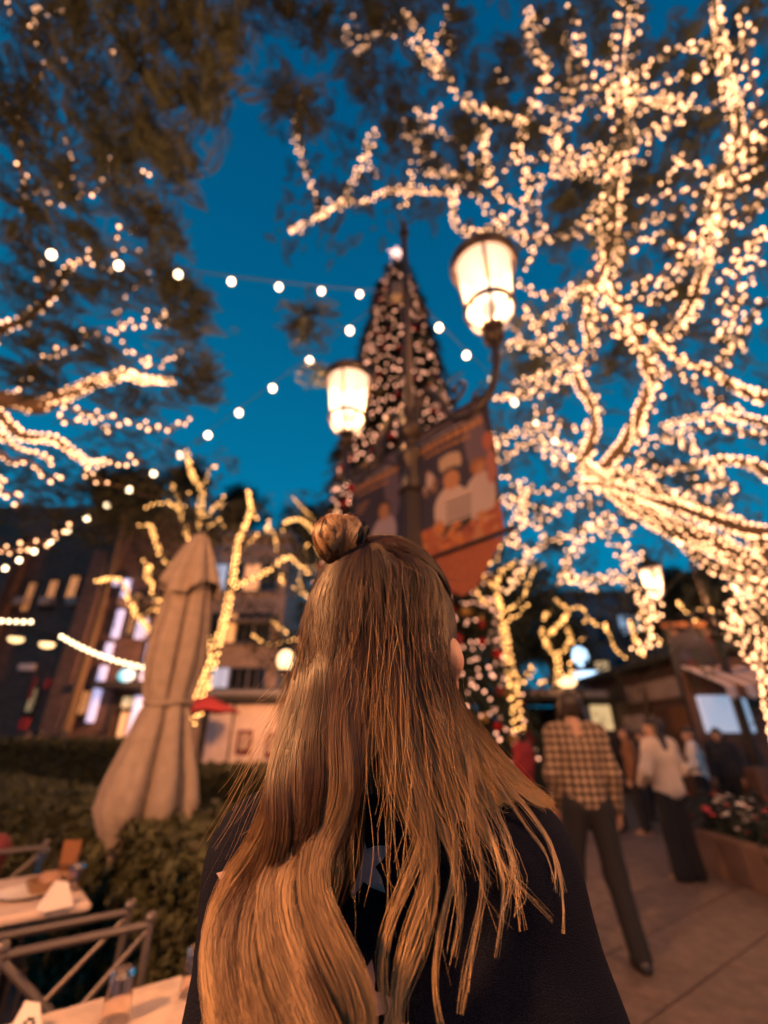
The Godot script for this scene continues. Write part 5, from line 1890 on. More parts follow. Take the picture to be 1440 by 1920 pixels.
	l.append([c([-3.84, 5.93, -3.55,  -4.02, 6.48, -3.28,  -4.11, 7.05, -2.99,  -3.93, 7.02, -3.00,  -3.84, 6.89, -3.07,  -3.60, 6.97, -3.03,  -3.38, 6.85, -3.09]), 0.02, 0.009])
	l.append([c([-3.93, 7.02, -3.00,  -3.75, 7.11, -2.96,  -3.57, 7.00, -3.02,  -3.47, 6.97, -3.03,  -3.38, 7.16, -2.93,  -3.20, 7.27, -2.88,  -3.11, 7.39, -2.82]), 0.012, 0.009])
	l.append([c([-3.47, 6.97, -3.03,  -3.11, 7.13, -2.95,  -2.87, 7.11, -2.96,  -2.68, 7.24, -2.89,  -2.55, 7.29, -2.87]), 0.012, 0.009])
	l.append([c([-3.57, 7.00, -3.02,  -3.60, 7.36, -2.83,  -3.60, 7.46, -2.78,  -3.60, 7.60, -2.71]), 0.01, 0.009])
	l.append([c([-3.88, 6.73, -2.82,  -3.96, 7.27, -2.54,  -3.99, 7.61, -2.37,  -3.82, 7.72, -2.32,  -3.62, 7.94, -2.20,  -3.45, 7.96, -2.20]), 0.02, 0.009])
	l.append([c([-3.62, 7.94, -2.20,  -3.71, 8.09, -2.13,  -3.76, 8.26, -2.05,  -3.85, 8.29, -2.03,  -3.96, 8.37, -1.99,  -4.05, 8.52, -1.91]), 0.012, 0.009])
	l.append([c([-3.76, 8.26, -2.05,  -3.72, 8.32, -2.02,  -3.71, 8.42, -1.96,  -3.79, 8.50, -1.93,  -3.73, 8.65, -1.85]), 0.01, 0.009])
	l.append([c([-3.71, 8.42, -1.96,  -3.55, 8.45, -1.95,  -3.26, 8.28, -2.03,  -2.92, 8.00, -2.18]), 0.01, 0.008])
	tw = twigs(l, 0.35, 0.5, 3, 0.006, 0.2)
	all = l + tw
	var t := grow_tree("leafy_tree", "leafy dark tree leaning in from the left edge with a few lit limbs", all, M.bark, Vector3(-5.1, 0, -5.0))
	var blobs := []
	for q in [Vector3(-3.56, 7.82, -1.93), Vector3(-3.07, 7.92, -1.88), Vector3(-2.53, 7.64, -1.91), Vector3(-2.10, 7.82, -1.93), Vector3(-1.73, 7.58, -2.05), Vector3(-1.60, 7.96, -1.97), Vector3(-3.64, 7.37, -2.27), Vector3(-3.07, 7.39, -2.15), Vector3(-2.48, 7.39, -2.15), Vector3(-2.10, 7.29, -2.20), Vector3(-1.78, 7.20, -2.24), Vector3(-3.71, 7.00, -2.57), Vector3(-3.03, 7.08, -2.42), Vector3(-2.59, 7.13, -2.39), Vector3(-2.31, 6.98, -2.47), Vector3(-2.15, 6.68, -2.61), Vector3(-3.91, 6.60, -2.88), Vector3(-3.45, 6.75, -2.80), Vector3(-2.93, 6.96, -2.70), Vector3(-3.87, 6.23, -3.18), Vector3(-3.34, 6.39, -3.10), Vector3(-2.81, 6.60, -2.99), Vector3(-2.46, 6.39, -3.10), Vector3(-4.01, 5.85, -3.48), Vector3(-3.53, 5.95, -3.43), Vector3(-2.99, 5.95, -3.43), Vector3(-2.51, 6.06, -3.37), Vector3(-2.27, 5.95, -3.43), Vector3(-4.02, 5.50, -3.77), Vector3(-3.54, 5.55, -3.74), Vector3(-4.21, 5.17, -3.93), Vector3(-2.32, 5.61, -3.71), Vector3(-2.19, 5.77, -3.63), Vector3(-2.16, 5.17, -3.93), Vector3(-2.26, 5.01, -4.02), Vector3(-4.39, 6.89, -2.62), Vector3(-4.57, 5.97, -3.31), Vector3(-4.21, 7.63, -2.03), Vector3(-2.00, 8.11, -1.78), Vector3(-2.53, 8.26, -1.71), Vector3(-3.34, 8.26, -1.71), Vector3(-3.11, 5.28, -3.88), Vector3(-2.93, 4.87, -4.08), Vector3(-3.97, 7.22, -2.34), Vector3(-3.84, 5.06, -3.99)]:
		blobs.append(q)
	leaves(t, frond, M.leaf_green, blobs, 46, 0.26, 0.42, -0.35)
	var low := []
	for q in [Vector3(-4.30, 4.02, -4.74), Vector3(-3.86, 3.85, -4.82), Vector3(-3.55, 4.06, -4.83), Vector3(-3.22, 3.89, -4.91), Vector3(-4.18, 4.24, -4.63), Vector3(-3.74, 4.19, -4.65), Vector3(-3.42, 3.72, -5.00), Vector3(-3.09, 4.29, -4.83), Vector3(-2.89, 4.52, -4.71), Vector3(-4.68, 3.85, -4.82), Vector3(-3.23, 4.64, -4.43)]:
		low.append(q)
	leaves(t, frond, M.leaf_green, low, 60, 0.45, 0.3, -0.3)
	light_up("thick warm lights along the lower limbs of the leafy tree at the left edge", l.slice(0, 18), 0.068, 0.0155, M.fairy_bulb, 1.0, 300, "lights wound round the trees")
	light_up("sparse warm lights in the dark upper boughs of the leafy tree at top left", l.slice(18), 0.1, 0.0165, M.fairy_bulb, 1.0, 300, "lights wound round the trees", 0.0, 0.2)
	# leafy ends of its boughs that reach in at the top of the picture
	var tips := []
	for q in [Vector3(-1.55, 9.36, -2.16), Vector3(-1.16, 9.31, -2.19), Vector3(-0.84, 9.77, -2.52), Vector3(-0.42, 9.46, -2.67), Vector3(0.00, 9.77, -2.52), Vector3(-0.15, 9.53, -2.97), Vector3(-1.18, 8.57, -2.67), Vector3(-0.98, 8.33, -2.79), Vector3(-1.31, 8.45, -2.73), Vector3(-0.82, 9.74, -2.31), Vector3(-0.21, 10.02, -2.39), Vector3(0.42, 10.15, -2.33), Vector3(0.91, 9.90, -2.45), Vector3(0.15, 9.11, -3.41), Vector3(0.23, 9.39, -3.16), Vector3(1.05, 9.05, -3.32), Vector3(1.20, 8.52, -3.59), Vector3(0.60, 8.85, -3.43), Vector3(-1.24, 6.87, -4.64), Vector3(-1.01, 6.94, -4.61), Vector3(-1.12, 6.70, -4.73), Vector3(-0.93, 6.18, -4.99), Vector3(2.21, 9.35, -2.39), Vector3(2.61, 9.53, -2.30), Vector3(2.67, 7.95, -3.43), Vector3(3.24, 7.89, -3.46), Vector3(3.41, 7.63, -3.14), Vector3(3.68, 7.98, -2.86), Vector3(4.18, 8.94, -2.26), Vector3(3.86, 8.60, -2.43), Vector3(4.35, 7.35, -2.95), Vector3(3.02, 7.51, -3.65), Vector3(2.39, 7.82, -3.50), Vector3(2.39, 7.38, -3.72), Vector3(1.89, 8.82, -3.22), Vector3(1.55, 9.27, -3.11), Vector3(1.55, 9.46, -2.67), Vector3(3.60, 6.46, -3.96), Vector3(3.24, 6.13, -4.35), Vector3(2.36, 6.10, -4.70), Vector3(3.13, 5.96, -4.66), Vector3(2.06, 6.18, -4.88), Vector3(3.61, 7.09, -3.53), Vector3(2.88, 8.58, -3.12)]:
		tips.append(q)
	leaves(great, frond, M.leaf_green, tips, 34, 0.27, 0.38, -0.2)
	# the smaller wrapped trees round the lawn and along the path
	var sets := []
	l = []
	l.append([c([-5.10, 1.05, -13.00,  -5.06, 1.62, -13.00,  -4.90, 2.51, -13.00,  -4.74, 3.12, -13.00,  -4.62, 3.97, -13.00,  -4.53, 4.85, -13.00,  -4.51, 5.62, -13.00,  -4.50, 6.22, -13.00,  -4.51, 6.92, -13.00,  -4.34, 7.64, -13.00,  -4.30, 8.09, -13.00,  -4.44, 8.74, -13.00]), 0.11, 0.013])
	l.append([c([-4.55, 6.55, -13.00,  -4.19, 6.92, -13.00,  -3.94, 7.25, -13.00,  -3.45, 7.32, -13.00,  -3.27, 6.66, -13.00]), 0.04, 0.014])
	l.append([c([-4.34, 5.38, -12.70,  -3.94, 5.62, -12.70,  -3.50, 5.81, -12.70,  -3.15, 6.11, -12.70,  -2.84, 6.31, -12.70,  -2.59, 6.11, -12.70,  -2.18, 5.77, -12.70]), 0.045, 0.014])
	l.append([c([-3.13, 5.88, -12.70,  -2.91, 5.52, -12.70,  -2.60, 5.24, -12.70]), 0.02, 0.012])
	l.append([c([-4.30, 8.09, -13.00,  -4.13, 7.96, -13.00,  -4.06, 7.67, -13.00]), 0.02, 0.012])
	sets.append([l, "slender lawn tree with a straight slanting trunk, right of the closed umbrella", "gold lights winding up the slender tree right of the closed umbrella", 0])
	l = []
	l.append([c([-5.03, 1.01, -14.50,  -5.60, 4.23, -14.50,  -6.11, 6.33, -14.50,  -6.36, 7.28, -14.50,  -6.39, 8.04, -14.50,  -6.58, 8.80, -14.50,  -6.66, 9.59, -14.50,  -7.15, 10.29, -14.50,  -7.54, 11.36, -14.50]), 0.13, 0.04])
	l.append([c([-6.36, 7.28, -14.50,  -6.81, 7.62, -14.50,  -6.96, 8.11, -14.50,  -7.32, 8.80, -14.50,  -7.72, 9.06, -14.50]), 0.06, 0.013])
	l.append([c([-7.28, 8.86, -14.50,  -7.08, 8.99, -14.50,  -7.13, 9.59, -14.50]), 0.02, 0.012])
	l.append([c([-7.33, 8.81, -14.70,  -7.58, 9.36, -14.70,  -7.97, 10.11, -14.70]), 0.02, 0.012])
	l.append([c([-6.34, 8.20, -14.30,  -5.95, 8.82, -14.30,  -5.69, 9.34, -14.30]), 0.05, 0.013])
	l.append([c([-5.95, 8.82, -14.30,  -5.57, 8.95, -14.30]), 0.02, 0.012])
	l.append([c([-6.71, 9.64, -14.60,  -6.61, 10.42, -14.60,  -6.26, 10.85, -14.60]), 0.02, 0.012])
	l.append([c([-6.31, 7.84, -14.40,  -5.81, 8.35, -14.40,  -5.61, 8.04, -14.40]), 0.02, 0.012])
	sets.append([l, "lit tree standing right behind the closed umbrella with upright forks", "gold lights on the upright forks above the closed umbrella", 1])
	l = []
	l.append([c([-6.07, 1.02, -14.00,  -6.56, 3.37, -14.00,  -6.83, 4.46, -14.00,  -7.02, 4.36, -14.00,  -7.38, 4.67, -14.00,  -7.64, 4.91, -14.00,  -7.99, 5.32, -14.00,  -8.35, 5.94, -14.00,  -8.81, 6.07, -14.00,  -9.21, 5.98, -14.00]), 0.1, 0.013])
	l.append([c([-6.83, 4.46, -14.00,  -6.94, 5.11, -14.00,  -7.35, 5.58, -14.00,  -7.37, 5.89, -14.00,  -7.67, 6.10, -14.00,  -7.57, 6.54, -14.00]), 0.06, 0.013])
	l.append([c([-7.11, 5.34, -14.20,  -6.84, 6.04, -14.20,  -7.07, 6.56, -14.20,  -7.42, 6.89, -14.20,  -7.61, 7.26, -14.20,  -7.88, 7.73, -14.20,  -8.00, 8.03, -14.20,  -8.50, 8.05, -14.20]), 0.05, 0.013])
	l.append([c([-7.38, 4.67, -14.00,  -7.36, 4.96, -14.00,  -6.94, 5.11, -14.00]), 0.02, 0.012])
	sets.append([l, "thin lit tree left of the closed umbrella before the pale building", "gold lights on the thin tree left of the closed umbrella", 0])
	l = []
	l.append([c([-2.11, 0.93, -17.00,  -2.25, 4.72, -17.00,  -2.43, 6.74, -17.00,  -2.55, 7.70, -17.00,  -2.66, 8.41, -17.00,  -2.93, 9.11, -17.00,  -3.50, 9.62, -17.00,  -4.08, 9.48, -17.00,  -4.11, 9.11, -17.00]), 0.12, 0.013])
	l.append([c([-2.93, 9.11, -17.00,  -3.04, 9.77, -17.00,  -3.47, 10.07, -17.00,  -3.92, 10.68, -17.00]), 0.04, 0.013])
	l.append([c([-2.58, 7.78, -17.20,  -2.98, 7.64, -17.20,  -3.23, 8.35, -17.20,  -3.05, 8.63, -17.20]), 0.04, 0.013])
	l.append([c([-2.28, 5.65, -16.80,  -2.82, 6.26, -16.80,  -3.29, 7.10, -16.80,  -3.02, 7.54, -16.80]), 0.04, 0.013])
	l.append([c([-2.22, 4.68, -16.80,  -3.39, 4.61, -16.80,  -4.19, 4.49, -16.80,  -4.88, 4.89, -16.80]), 0.04, 0.013])
	l.append([c([-3.28, 4.68, -16.80,  -3.48, 4.89, -16.80,  -4.11, 5.32, -16.80]), 0.02, 0.012])
	l.append([c([-2.29, 7.17, -17.00,  -1.72, 8.52, -17.00,  -2.01, 9.97, -17.00]), 0.05, 0.013])
	sets.append([l, "lit tree half hidden behind the left of her hair", "gold lights on the tree half hidden by the left of her hair", 1])
	l = []
	l.append([c([3.99, 0.99, -15.00,  4.01, 1.48, -15.00,  4.00, 2.57, -15.00,  3.97, 3.67, -15.00,  3.93, 4.76, -15.00,  3.90, 5.29, -15.00,  3.82, 6.11, -15.00,  4.06, 6.59, -15.00,  4.67, 7.08, -15.00]), 0.15, 0.013])
	l.append([c([4.06, 3.03, -15.00,  4.41, 3.19, -15.00,  4.71, 3.51, -15.00]), 0.09, 0.06])
	l.append([c([3.90, 5.29, -15.00,  3.40, 5.56, -15.00,  3.16, 5.93, -15.00,  3.13, 6.49, -15.00]), 0.04, 0.013])
	l.append([c([4.04, 5.25, -15.20,  4.73, 5.71, -15.20,  5.23, 6.66, -15.20,  5.65, 6.96, -15.20]), 0.04, 0.013])
	l.append([c([3.77, 6.05, -14.80,  3.44, 6.33, -14.80,  3.39, 6.81, -14.80,  3.82, 7.40, -14.80]), 0.02, 0.012])
	l.append([c([3.87, 4.86, -14.70,  4.42, 5.12, -14.70,  4.73, 5.48, -14.70]), 0.02, 0.012])
	l.append([c([4.08, 6.63, -15.10,  4.07, 7.32, -15.10,  4.43, 7.94, -15.10]), 0.02, 0.012])
	l.append([c([4.73, 5.71, -15.20,  4.91, 6.37, -15.20,  4.78, 6.76, -15.20]), 0.02, 0.012])
	sets.append([l, "lit tree with a thick glowing trunk right of the Christmas tree", "gold lights wound tightly round the trunk right of the Christmas tree", 1])
	l = []
	l.append([c([5.76, 0.93, -17.00,  6.06, 2.90, -17.00,  6.24, 4.06, -17.00,  5.86, 4.72, -17.00,  6.32, 5.11, -17.00,  6.94, 5.80, -17.00,  6.51, 6.22, -17.00]), 0.11, 0.013])
	l.append([c([6.94, 5.80, -17.00,  7.36, 5.91, -17.00,  7.62, 5.70, -17.00]), 0.04, 0.013])
	l.append([c([6.33, 4.19, -17.20,  6.92, 4.76, -17.20,  6.83, 5.35, -17.20,  7.02, 5.86, -17.20]), 0.05, 0.013])
	l.append([c([5.79, 4.68, -16.80,  5.79, 5.26, -16.80,  6.05, 5.65, -16.80]), 0.02, 0.012])
	l.append([c([5.98, 3.04, -16.70,  5.54, 3.30, -16.70,  5.24, 3.13, -16.70]), 0.04, 0.013])
	l.append([c([6.19, 3.27, -17.20,  6.81, 3.63, -17.20,  7.06, 3.45, -17.20]), 0.04, 0.013])
	sets.append([l, "small lit tree forking above the black stall", "gold lights on the small forked tree above the black stall", 0])
	l = []
	l.append([c([8.18, 0.96, -16.00,  8.69, 3.14, -16.00,  8.94, 3.91, -16.00,  8.74, 4.17, -16.00,  8.64, 4.89, -16.00,  8.64, 5.26, -16.00]), 0.1, 0.013])
	l.append([c([8.94, 3.91, -16.00,  9.16, 3.39, -16.00,  9.18, 3.14, -16.00]), 0.04, 0.013])
	l.append([c([8.85, 4.20, -16.20,  9.40, 4.56, -16.20,  9.36, 5.12, -16.20,  9.18, 5.50, -16.20]), 0.04, 0.013])
	l.append([c([9.35, 4.55, -16.10,  10.02, 4.64, -16.10,  9.96, 5.10, -16.10]), 0.02, 0.012])
	l.append([c([8.59, 3.62, -15.80,  7.91, 4.13, -15.80,  7.76, 4.67, -15.80,  7.68, 5.12, -15.80]), 0.04, 0.013])
	sets.append([l, "lit tree before the grey building along the path", "gold lights on the tree before the grey building", 0])
	l = []
	l.append([c([10.70, 0.93, -17.00,  11.34, 2.90, -17.00,  11.61, 4.06, -17.00,  11.75, 5.11, -17.00,  11.57, 5.50, -17.00,  11.15, 6.11, -17.00]), 0.1, 0.013])
	l.append([c([11.52, 3.60, -17.00,  12.13, 3.88, -17.00,  12.24, 5.11, -17.00,  12.34, 5.70, -17.00]), 0.05, 0.013])
	l.append([c([11.71, 5.55, -17.20,  12.24, 5.96, -17.20,  12.69, 5.75, -17.20]), 0.02, 0.012])
	sets.append([l, "thin lit tree beside the poster case", "gold lights on the thin tree beside the poster case", 0])
	for i in sets.size():
		var s: Array = sets[i]
		var limbs: Array = s[0]
		var root: Vector3 = limbs[0][0][0]
		var small := twigs(limbs, 0.5, 0.9, 1, 0.012)
		var tr := grow_tree("lawn_tree", s[1], limbs + small, M.bark, Vector3(root.x, 0, root.z), "lit trees round the square")
		leaves(tr, leaf_spray, M.leaf_green, crown_points(limbs + small, 0.5, 0.8, 1), 8 if s[3] else 5, 1.1, 1.7)
		light_up(s[2], limbs + (small if i > 3 else small.slice(0, small.size() / 2)), 0.15, 0.03, M.fairy_bulb_gold, 1.4, 300, "gold lights on the lawn trees", [0.0, 2.0, 3.2, 2.5, 0.6, 3.0, 3.0, 3.0][i], 0.18)
	# unlit trees beyond
	var dark := [[Vector3(-21.64, 26.98, -43.00), 2.2, "dark conical tree rising behind the pale building"], [Vector3(-14.88, 22.54, -42.00), 2.8, "dark round tree behind the slender lit tree"], [Vector3(-7.81, 20.13, -42.00), 3.4, "dark broad tree left of the Christmas tree"], [Vector3(6.01, 8.28, -26.00), 3.2, "dark tree close to the right of the Christmas tree"], [Vector3(9.71, 7.17, -28.00), 2.6, "dark tree behind the small forked lit tree"], [Vector3(16.23, 7.75, -24.00), 2.4, "dark round tree left of the gabled building"], [Vector3(18.17, 6.41, -23.00), 2.6, "dark tree below the gabled roof"], [Vector3(-13.96, 13.47, -22.00), 1.8, "dark bushy tree over the brown shop building"], [Vector3(-24.66, 20.13, -42.00), 2.6, "dark leafy tree before the pale building's left end"]]
	for q in dark:
		var ctr: Vector3 = q[0]
		var tr := thing("dark_tree", q[2], "tree", Vector3(ctr.x, 0, ctr.z), 0.0, "unlit trees beyond the square")
		var tm := MB.new()
		tm.tube([Vector3.ZERO, Vector3(0.1, ctr.y * 0.5, 0), Vector3(0, ctr.y, 0)], 0.28, 0.1, 8)
		for k in 7:
			tm.tube([Vector3(0, ctr.y * rnd(0.5, 0.9), 0), Vector3(rnd(-0.7, 0.7) * q[1], ctr.y + rnd(-0.4, 0.6) * q[1], rnd(-0.6, 0.6) * q[1])], 0.09, 0.03, 5)
		part("trunk", tm, M.bark, tr)
		var pts := []
		for k in 60:
			var d: Vector3 = rdir() * q[1] * pow(rng.randf(), 0.45)
			pts.append(ctr + d * Vector3(1, 1.0, 0.8))
		leaves(tr, leaf_spray, M.leaf_green, pts, 22, 0.8, 2.4)


func build_christmas_tree() -> void:
	var at := Vector3(0.78, 0, -18.0)
	var h := 28.0
	var t := thing("christmas_tree", "tall Christmas tree with red baubles and a star behind the lamp post", "Christmas tree", at)
	var m := MB.new()
	m.tube([Vector3.ZERO, Vector3(0, h - 0.5, 0)], 0.45, 0.06, 10)
	part("trunk", m, M.bark, t)
	var rad := func(y: float): return 4.1 * pow(maxf(0.0, 1.0 - (y - 0.8) / (h - 0.6)), 0.75) + 0.06
	m = MB.new()
	for k in 26:   # the dark inner mass, tier under tier
		var y := 0.9 + k * (h - 1.4) / 26.0
		var r: float = rad.call(y)
		m.lathe(Vector3(0, y, 0), [Vector2(r * 0.86, -0.25), Vector2(r * 0.6, 0.55), Vector2(r * 0.42, 1.05)], 18)
	part("inner_tiers", m, M.hedge_dark, t)
	var places := []
	var tints := []
	for i in 9000:
		var y := 0.7 + (h - 1.0) * (1.0 - pow(rng.randf(), 0.55))
		var a := rnd(0, TAU)
		var r: float = rad.call(y) * rnd(0.75, 1.2)
		var o := Vector3(cos(a), 0, sin(a))
		var z := -(o + Vector3.DOWN * 0.35).normalized()
		var x := Vector3.UP.cross(z).normalized()
		places.append(Transform3D(Basis(x, z.cross(x), z).scaled(Vector3.ONE * rnd(0.9, 1.6)), Vector3(0, y, 0) + o * r * 0.9))
		var k := rnd(0.5, 1.2)
		tints.append(Color(k, k, k))
	many("needles", frond, M.needle_green, places, t, tints)
	var b := MB.new()
	b.ball(Vector3.ZERO, Vector3.ONE, 8, 12)
	var bauble := b.mesh()
	for i in 280:
		var y := 0.9 + (h - 2.0) * (1.0 - pow(rng.randf(), 0.6))
		var a := rnd(-0.3, PI + 0.3)
		var r: float = rad.call(y) + 0.12
		var o := part("bauble", bauble, M.red_bauble if i % 4 else M.gold_bauble, t, Vector3(cos(a) * r, y, sin(a) * r))
		o.scale = Vector3.ONE * rnd(0.13, 0.2)
	m = MB.new()
	var ring := []
	for k in 10:
		var a := PI / 2 + TAU * k / 10.0
		var r := 0.62 if k % 2 == 0 else 0.27
		ring.append(Vector3(cos(a) * r, h + 0.55 + sin(a) * r, 0))
	for k in 10:
		for s in [-1.0, 1.0]:
			m.face([Vector3(0, h + 0.55, s * 0.16), ring[k], ring[(k + 1) % 10]], Vector3(0, 0, s))
	part("star", m, M.star_glow, t)
	# its lights, wound round in a rising spiral
	var lt := thing("fairy_lights", "pinkish white lights spiralling up the tall Christmas tree", "string lights", at)
	var spots := []
	var path := []
	var y := 0.9
	var a := 0.0
	while y < h - 0.3:
		var r: float = rad.call(y) + 0.06
		var step := 0.25
		a += step / maxf(r, 0.25)
		y += step * 0.56 / (TAU * maxf(r, 0.25))
		var p := Vector3(cos(a) * r, y + rnd(-0.2, 0.2), sin(a) * r) * Vector3(1, 1, 1)
		path.append(p)
		spots.append(p + rdir() * rnd(0.0, 0.3))
	var w := MB.new()
	w.tube(path, 0.008, 0.008, 3, false)
	part("wire", w, M.dark_wire, lt)
	spots.sort_custom(func(p, q): return p.z > q.z)
	var rest := []
	for i in spots.size():
		if i < 300:
			var o := part("bulb", bulb_small, M.tree_bulb, lt, spots[i])
			o.scale = Vector3.ONE * rnd(0.032, 0.047)
		else:
			rest.append(Transform3D(Basis.from_scale(Vector3.ONE * rnd(0.032, 0.047)), spots[i]))
	many("bulbs", bulb_small, M.tree_bulb, rest, lt)


# ---------------------------------------------------------------- lamps, banners, festoons
func build_lamps() -> void:
	var d := Vector3(0.82, 0, 0.91)
	var at := Vector3(0.3, 0, -4.24)
	lamp_post("black iron twin lamp post with scrolled arms straight ahead of her", at, d, 4.55, 1.22, 1.0, 8.7, 14.0)
	lamp_post("twin lamp post further along the path before the gabled building", Vector3(7.1, 0, -9.9), Vector3(1, 0, -0.28), 3.65, 1.3, 0.72, 6.2, 7.0)
	lamp_post("unseen twin lamp post behind the viewer, placed to light her back", Vector3(4.6, 0, 2.6), Vector3(0.2, 0, 1), 5.05, 1.22, 1.0, 8.7, 16.0)  # unseen post, placed to light her back from the right
	var dn := d.normalized()
	for e in [1.0, -1.0]:
		var right: bool = e > 0.0
		var p := thing("banner", "right banner of the lamp post, printed with a cook in a tall hat" if right else "left banner of the lamp post, printed with one figure in pale clothes", "banner", at, 0.0, "banners on the lamp post")
		var x0: Vector3 = dn * 0.14 * e
		var x1: Vector3 = dn * (1.06 if right else 1.0) * e
		var yt := 4.46
		var yb := 2.98
		for y in [yt, yb]:
			var m := MB.new()
			m.tube([x0 * 0.4 + Vector3.UP * y, x1 * 1.05 + Vector3.UP * y], 0.022, 0.022, 8)
			m.ball(x1 * 1.06 + Vector3.UP * y, Vector3.ONE * 0.035, 6, 8)
			part("rod", m, M.lamp_iron, p)
		var m := MB.new()
		var nrm := dn.cross(Vector3.UP) * 1.0
		var rows := []
		for i in 15:
			var row := []
			for k in 13:
				var u := k / 12.0
				var v := i / 14.0
				row.append(x0.lerp(x1, u if right else 1.0 - u) + Vector3.UP * lerpf(yt - 0.012, yb + 0.012, v) + nrm * (0.03 * sin(u * 5.0 + v * 2.0) * sin(v * PI) + 0.015 * sin(v * 9.0)))
			rows.append(row)
		m.sheet(rows)
		var fr: Array = m.uv
		part("cloth", m, poster_print(1 if right else 2), p)
		m = MB.new()   # the pointed tail under the lower rod
		var a: Vector3 = x0 + Vector3.UP * (yb - 0.03)
		var b: Vector3 = x1 + Vector3.UP * (yb - 0.03)
		var tip: Vector3 = x0.lerp(x1, 0.45) + Vector3.UP * (yb - 0.45)
		m.face([a, b, x0.lerp(x1, 0.62) + Vector3.UP * (yb - 0.41), tip, x0.lerp(x1, 0.2) + Vector3.UP * (yb - 0.27)])
		var tail := part("pennant", m, M.banner_tail if M.has("banner_tail") else grainy("banner_tail", lin(0.13, 0.032, 0.014), lin(0.28, 0.085, 0.03), 2.5, 0.8, 0.0, 0.03, 21), p)
		m = MB.new()
		for k in 9:
			m.box(x0.lerp(x1, (0.25 + k * 0.06) if right else (0.75 - k * 0.06)) + Vector3.UP * (yb - 0.13) + nrm * -0.004, Vector3(0.03, 0.05, 0.004), 0.0, Basis(dn, Vector3.UP, -nrm))
		part("tail_print", m, M.cream_cloth, tail)
	# string bracket on the mast
	var br := thing("string_bracket", "grey box on the lamp mast from which the bulb strings start", "bracket", at + Vector3(-0.13, 6.95, 0))
	var bm := MB.new()
	bm.box(Vector3.ZERO, Vector3(0.16, 0.3, 0.14), 0.02)
	bm.box(Vector3(0.08, 0, 0), Vector3(0.08, 0.08, 0.06), 0.01)
	part("box", bm, M.chair_metal, br)
	var from := at + Vector3(-0.16, 6.95, 0)
	festoon("bulb string running from the lamp mast to the upper left over the lawn", from, Vector3(-3.80, 5.44, -2.46), 0.12, 0.55)
	festoon("long bulb string falling from the lamp mast to the far left building", from, Vector3(-11.52, 5.26, -12.17), 0.35, 0.78, 0.05)
	festoon("bulb string falling from the lamp mast to the far right over the path", from + Vector3(0.2, 0, 0), Vector3(8.50, 6.12, -11.63), 0.4, 0.62, 0.05)
	festoon("short bulb string along the brown facade at the left edge", Vector3(-12.80, 4.92, -13.91), Vector3(-10.67, 4.78, -13.98), 0.05, 0.22, 0.045)
	festoon("bulb garland swagged from the brown facade towards the closed umbrella", Vector3(-10.76, 4.67, -15.15), Vector3(-7.51, 3.59, -15.14), 0.15, 0.22, 0.05)


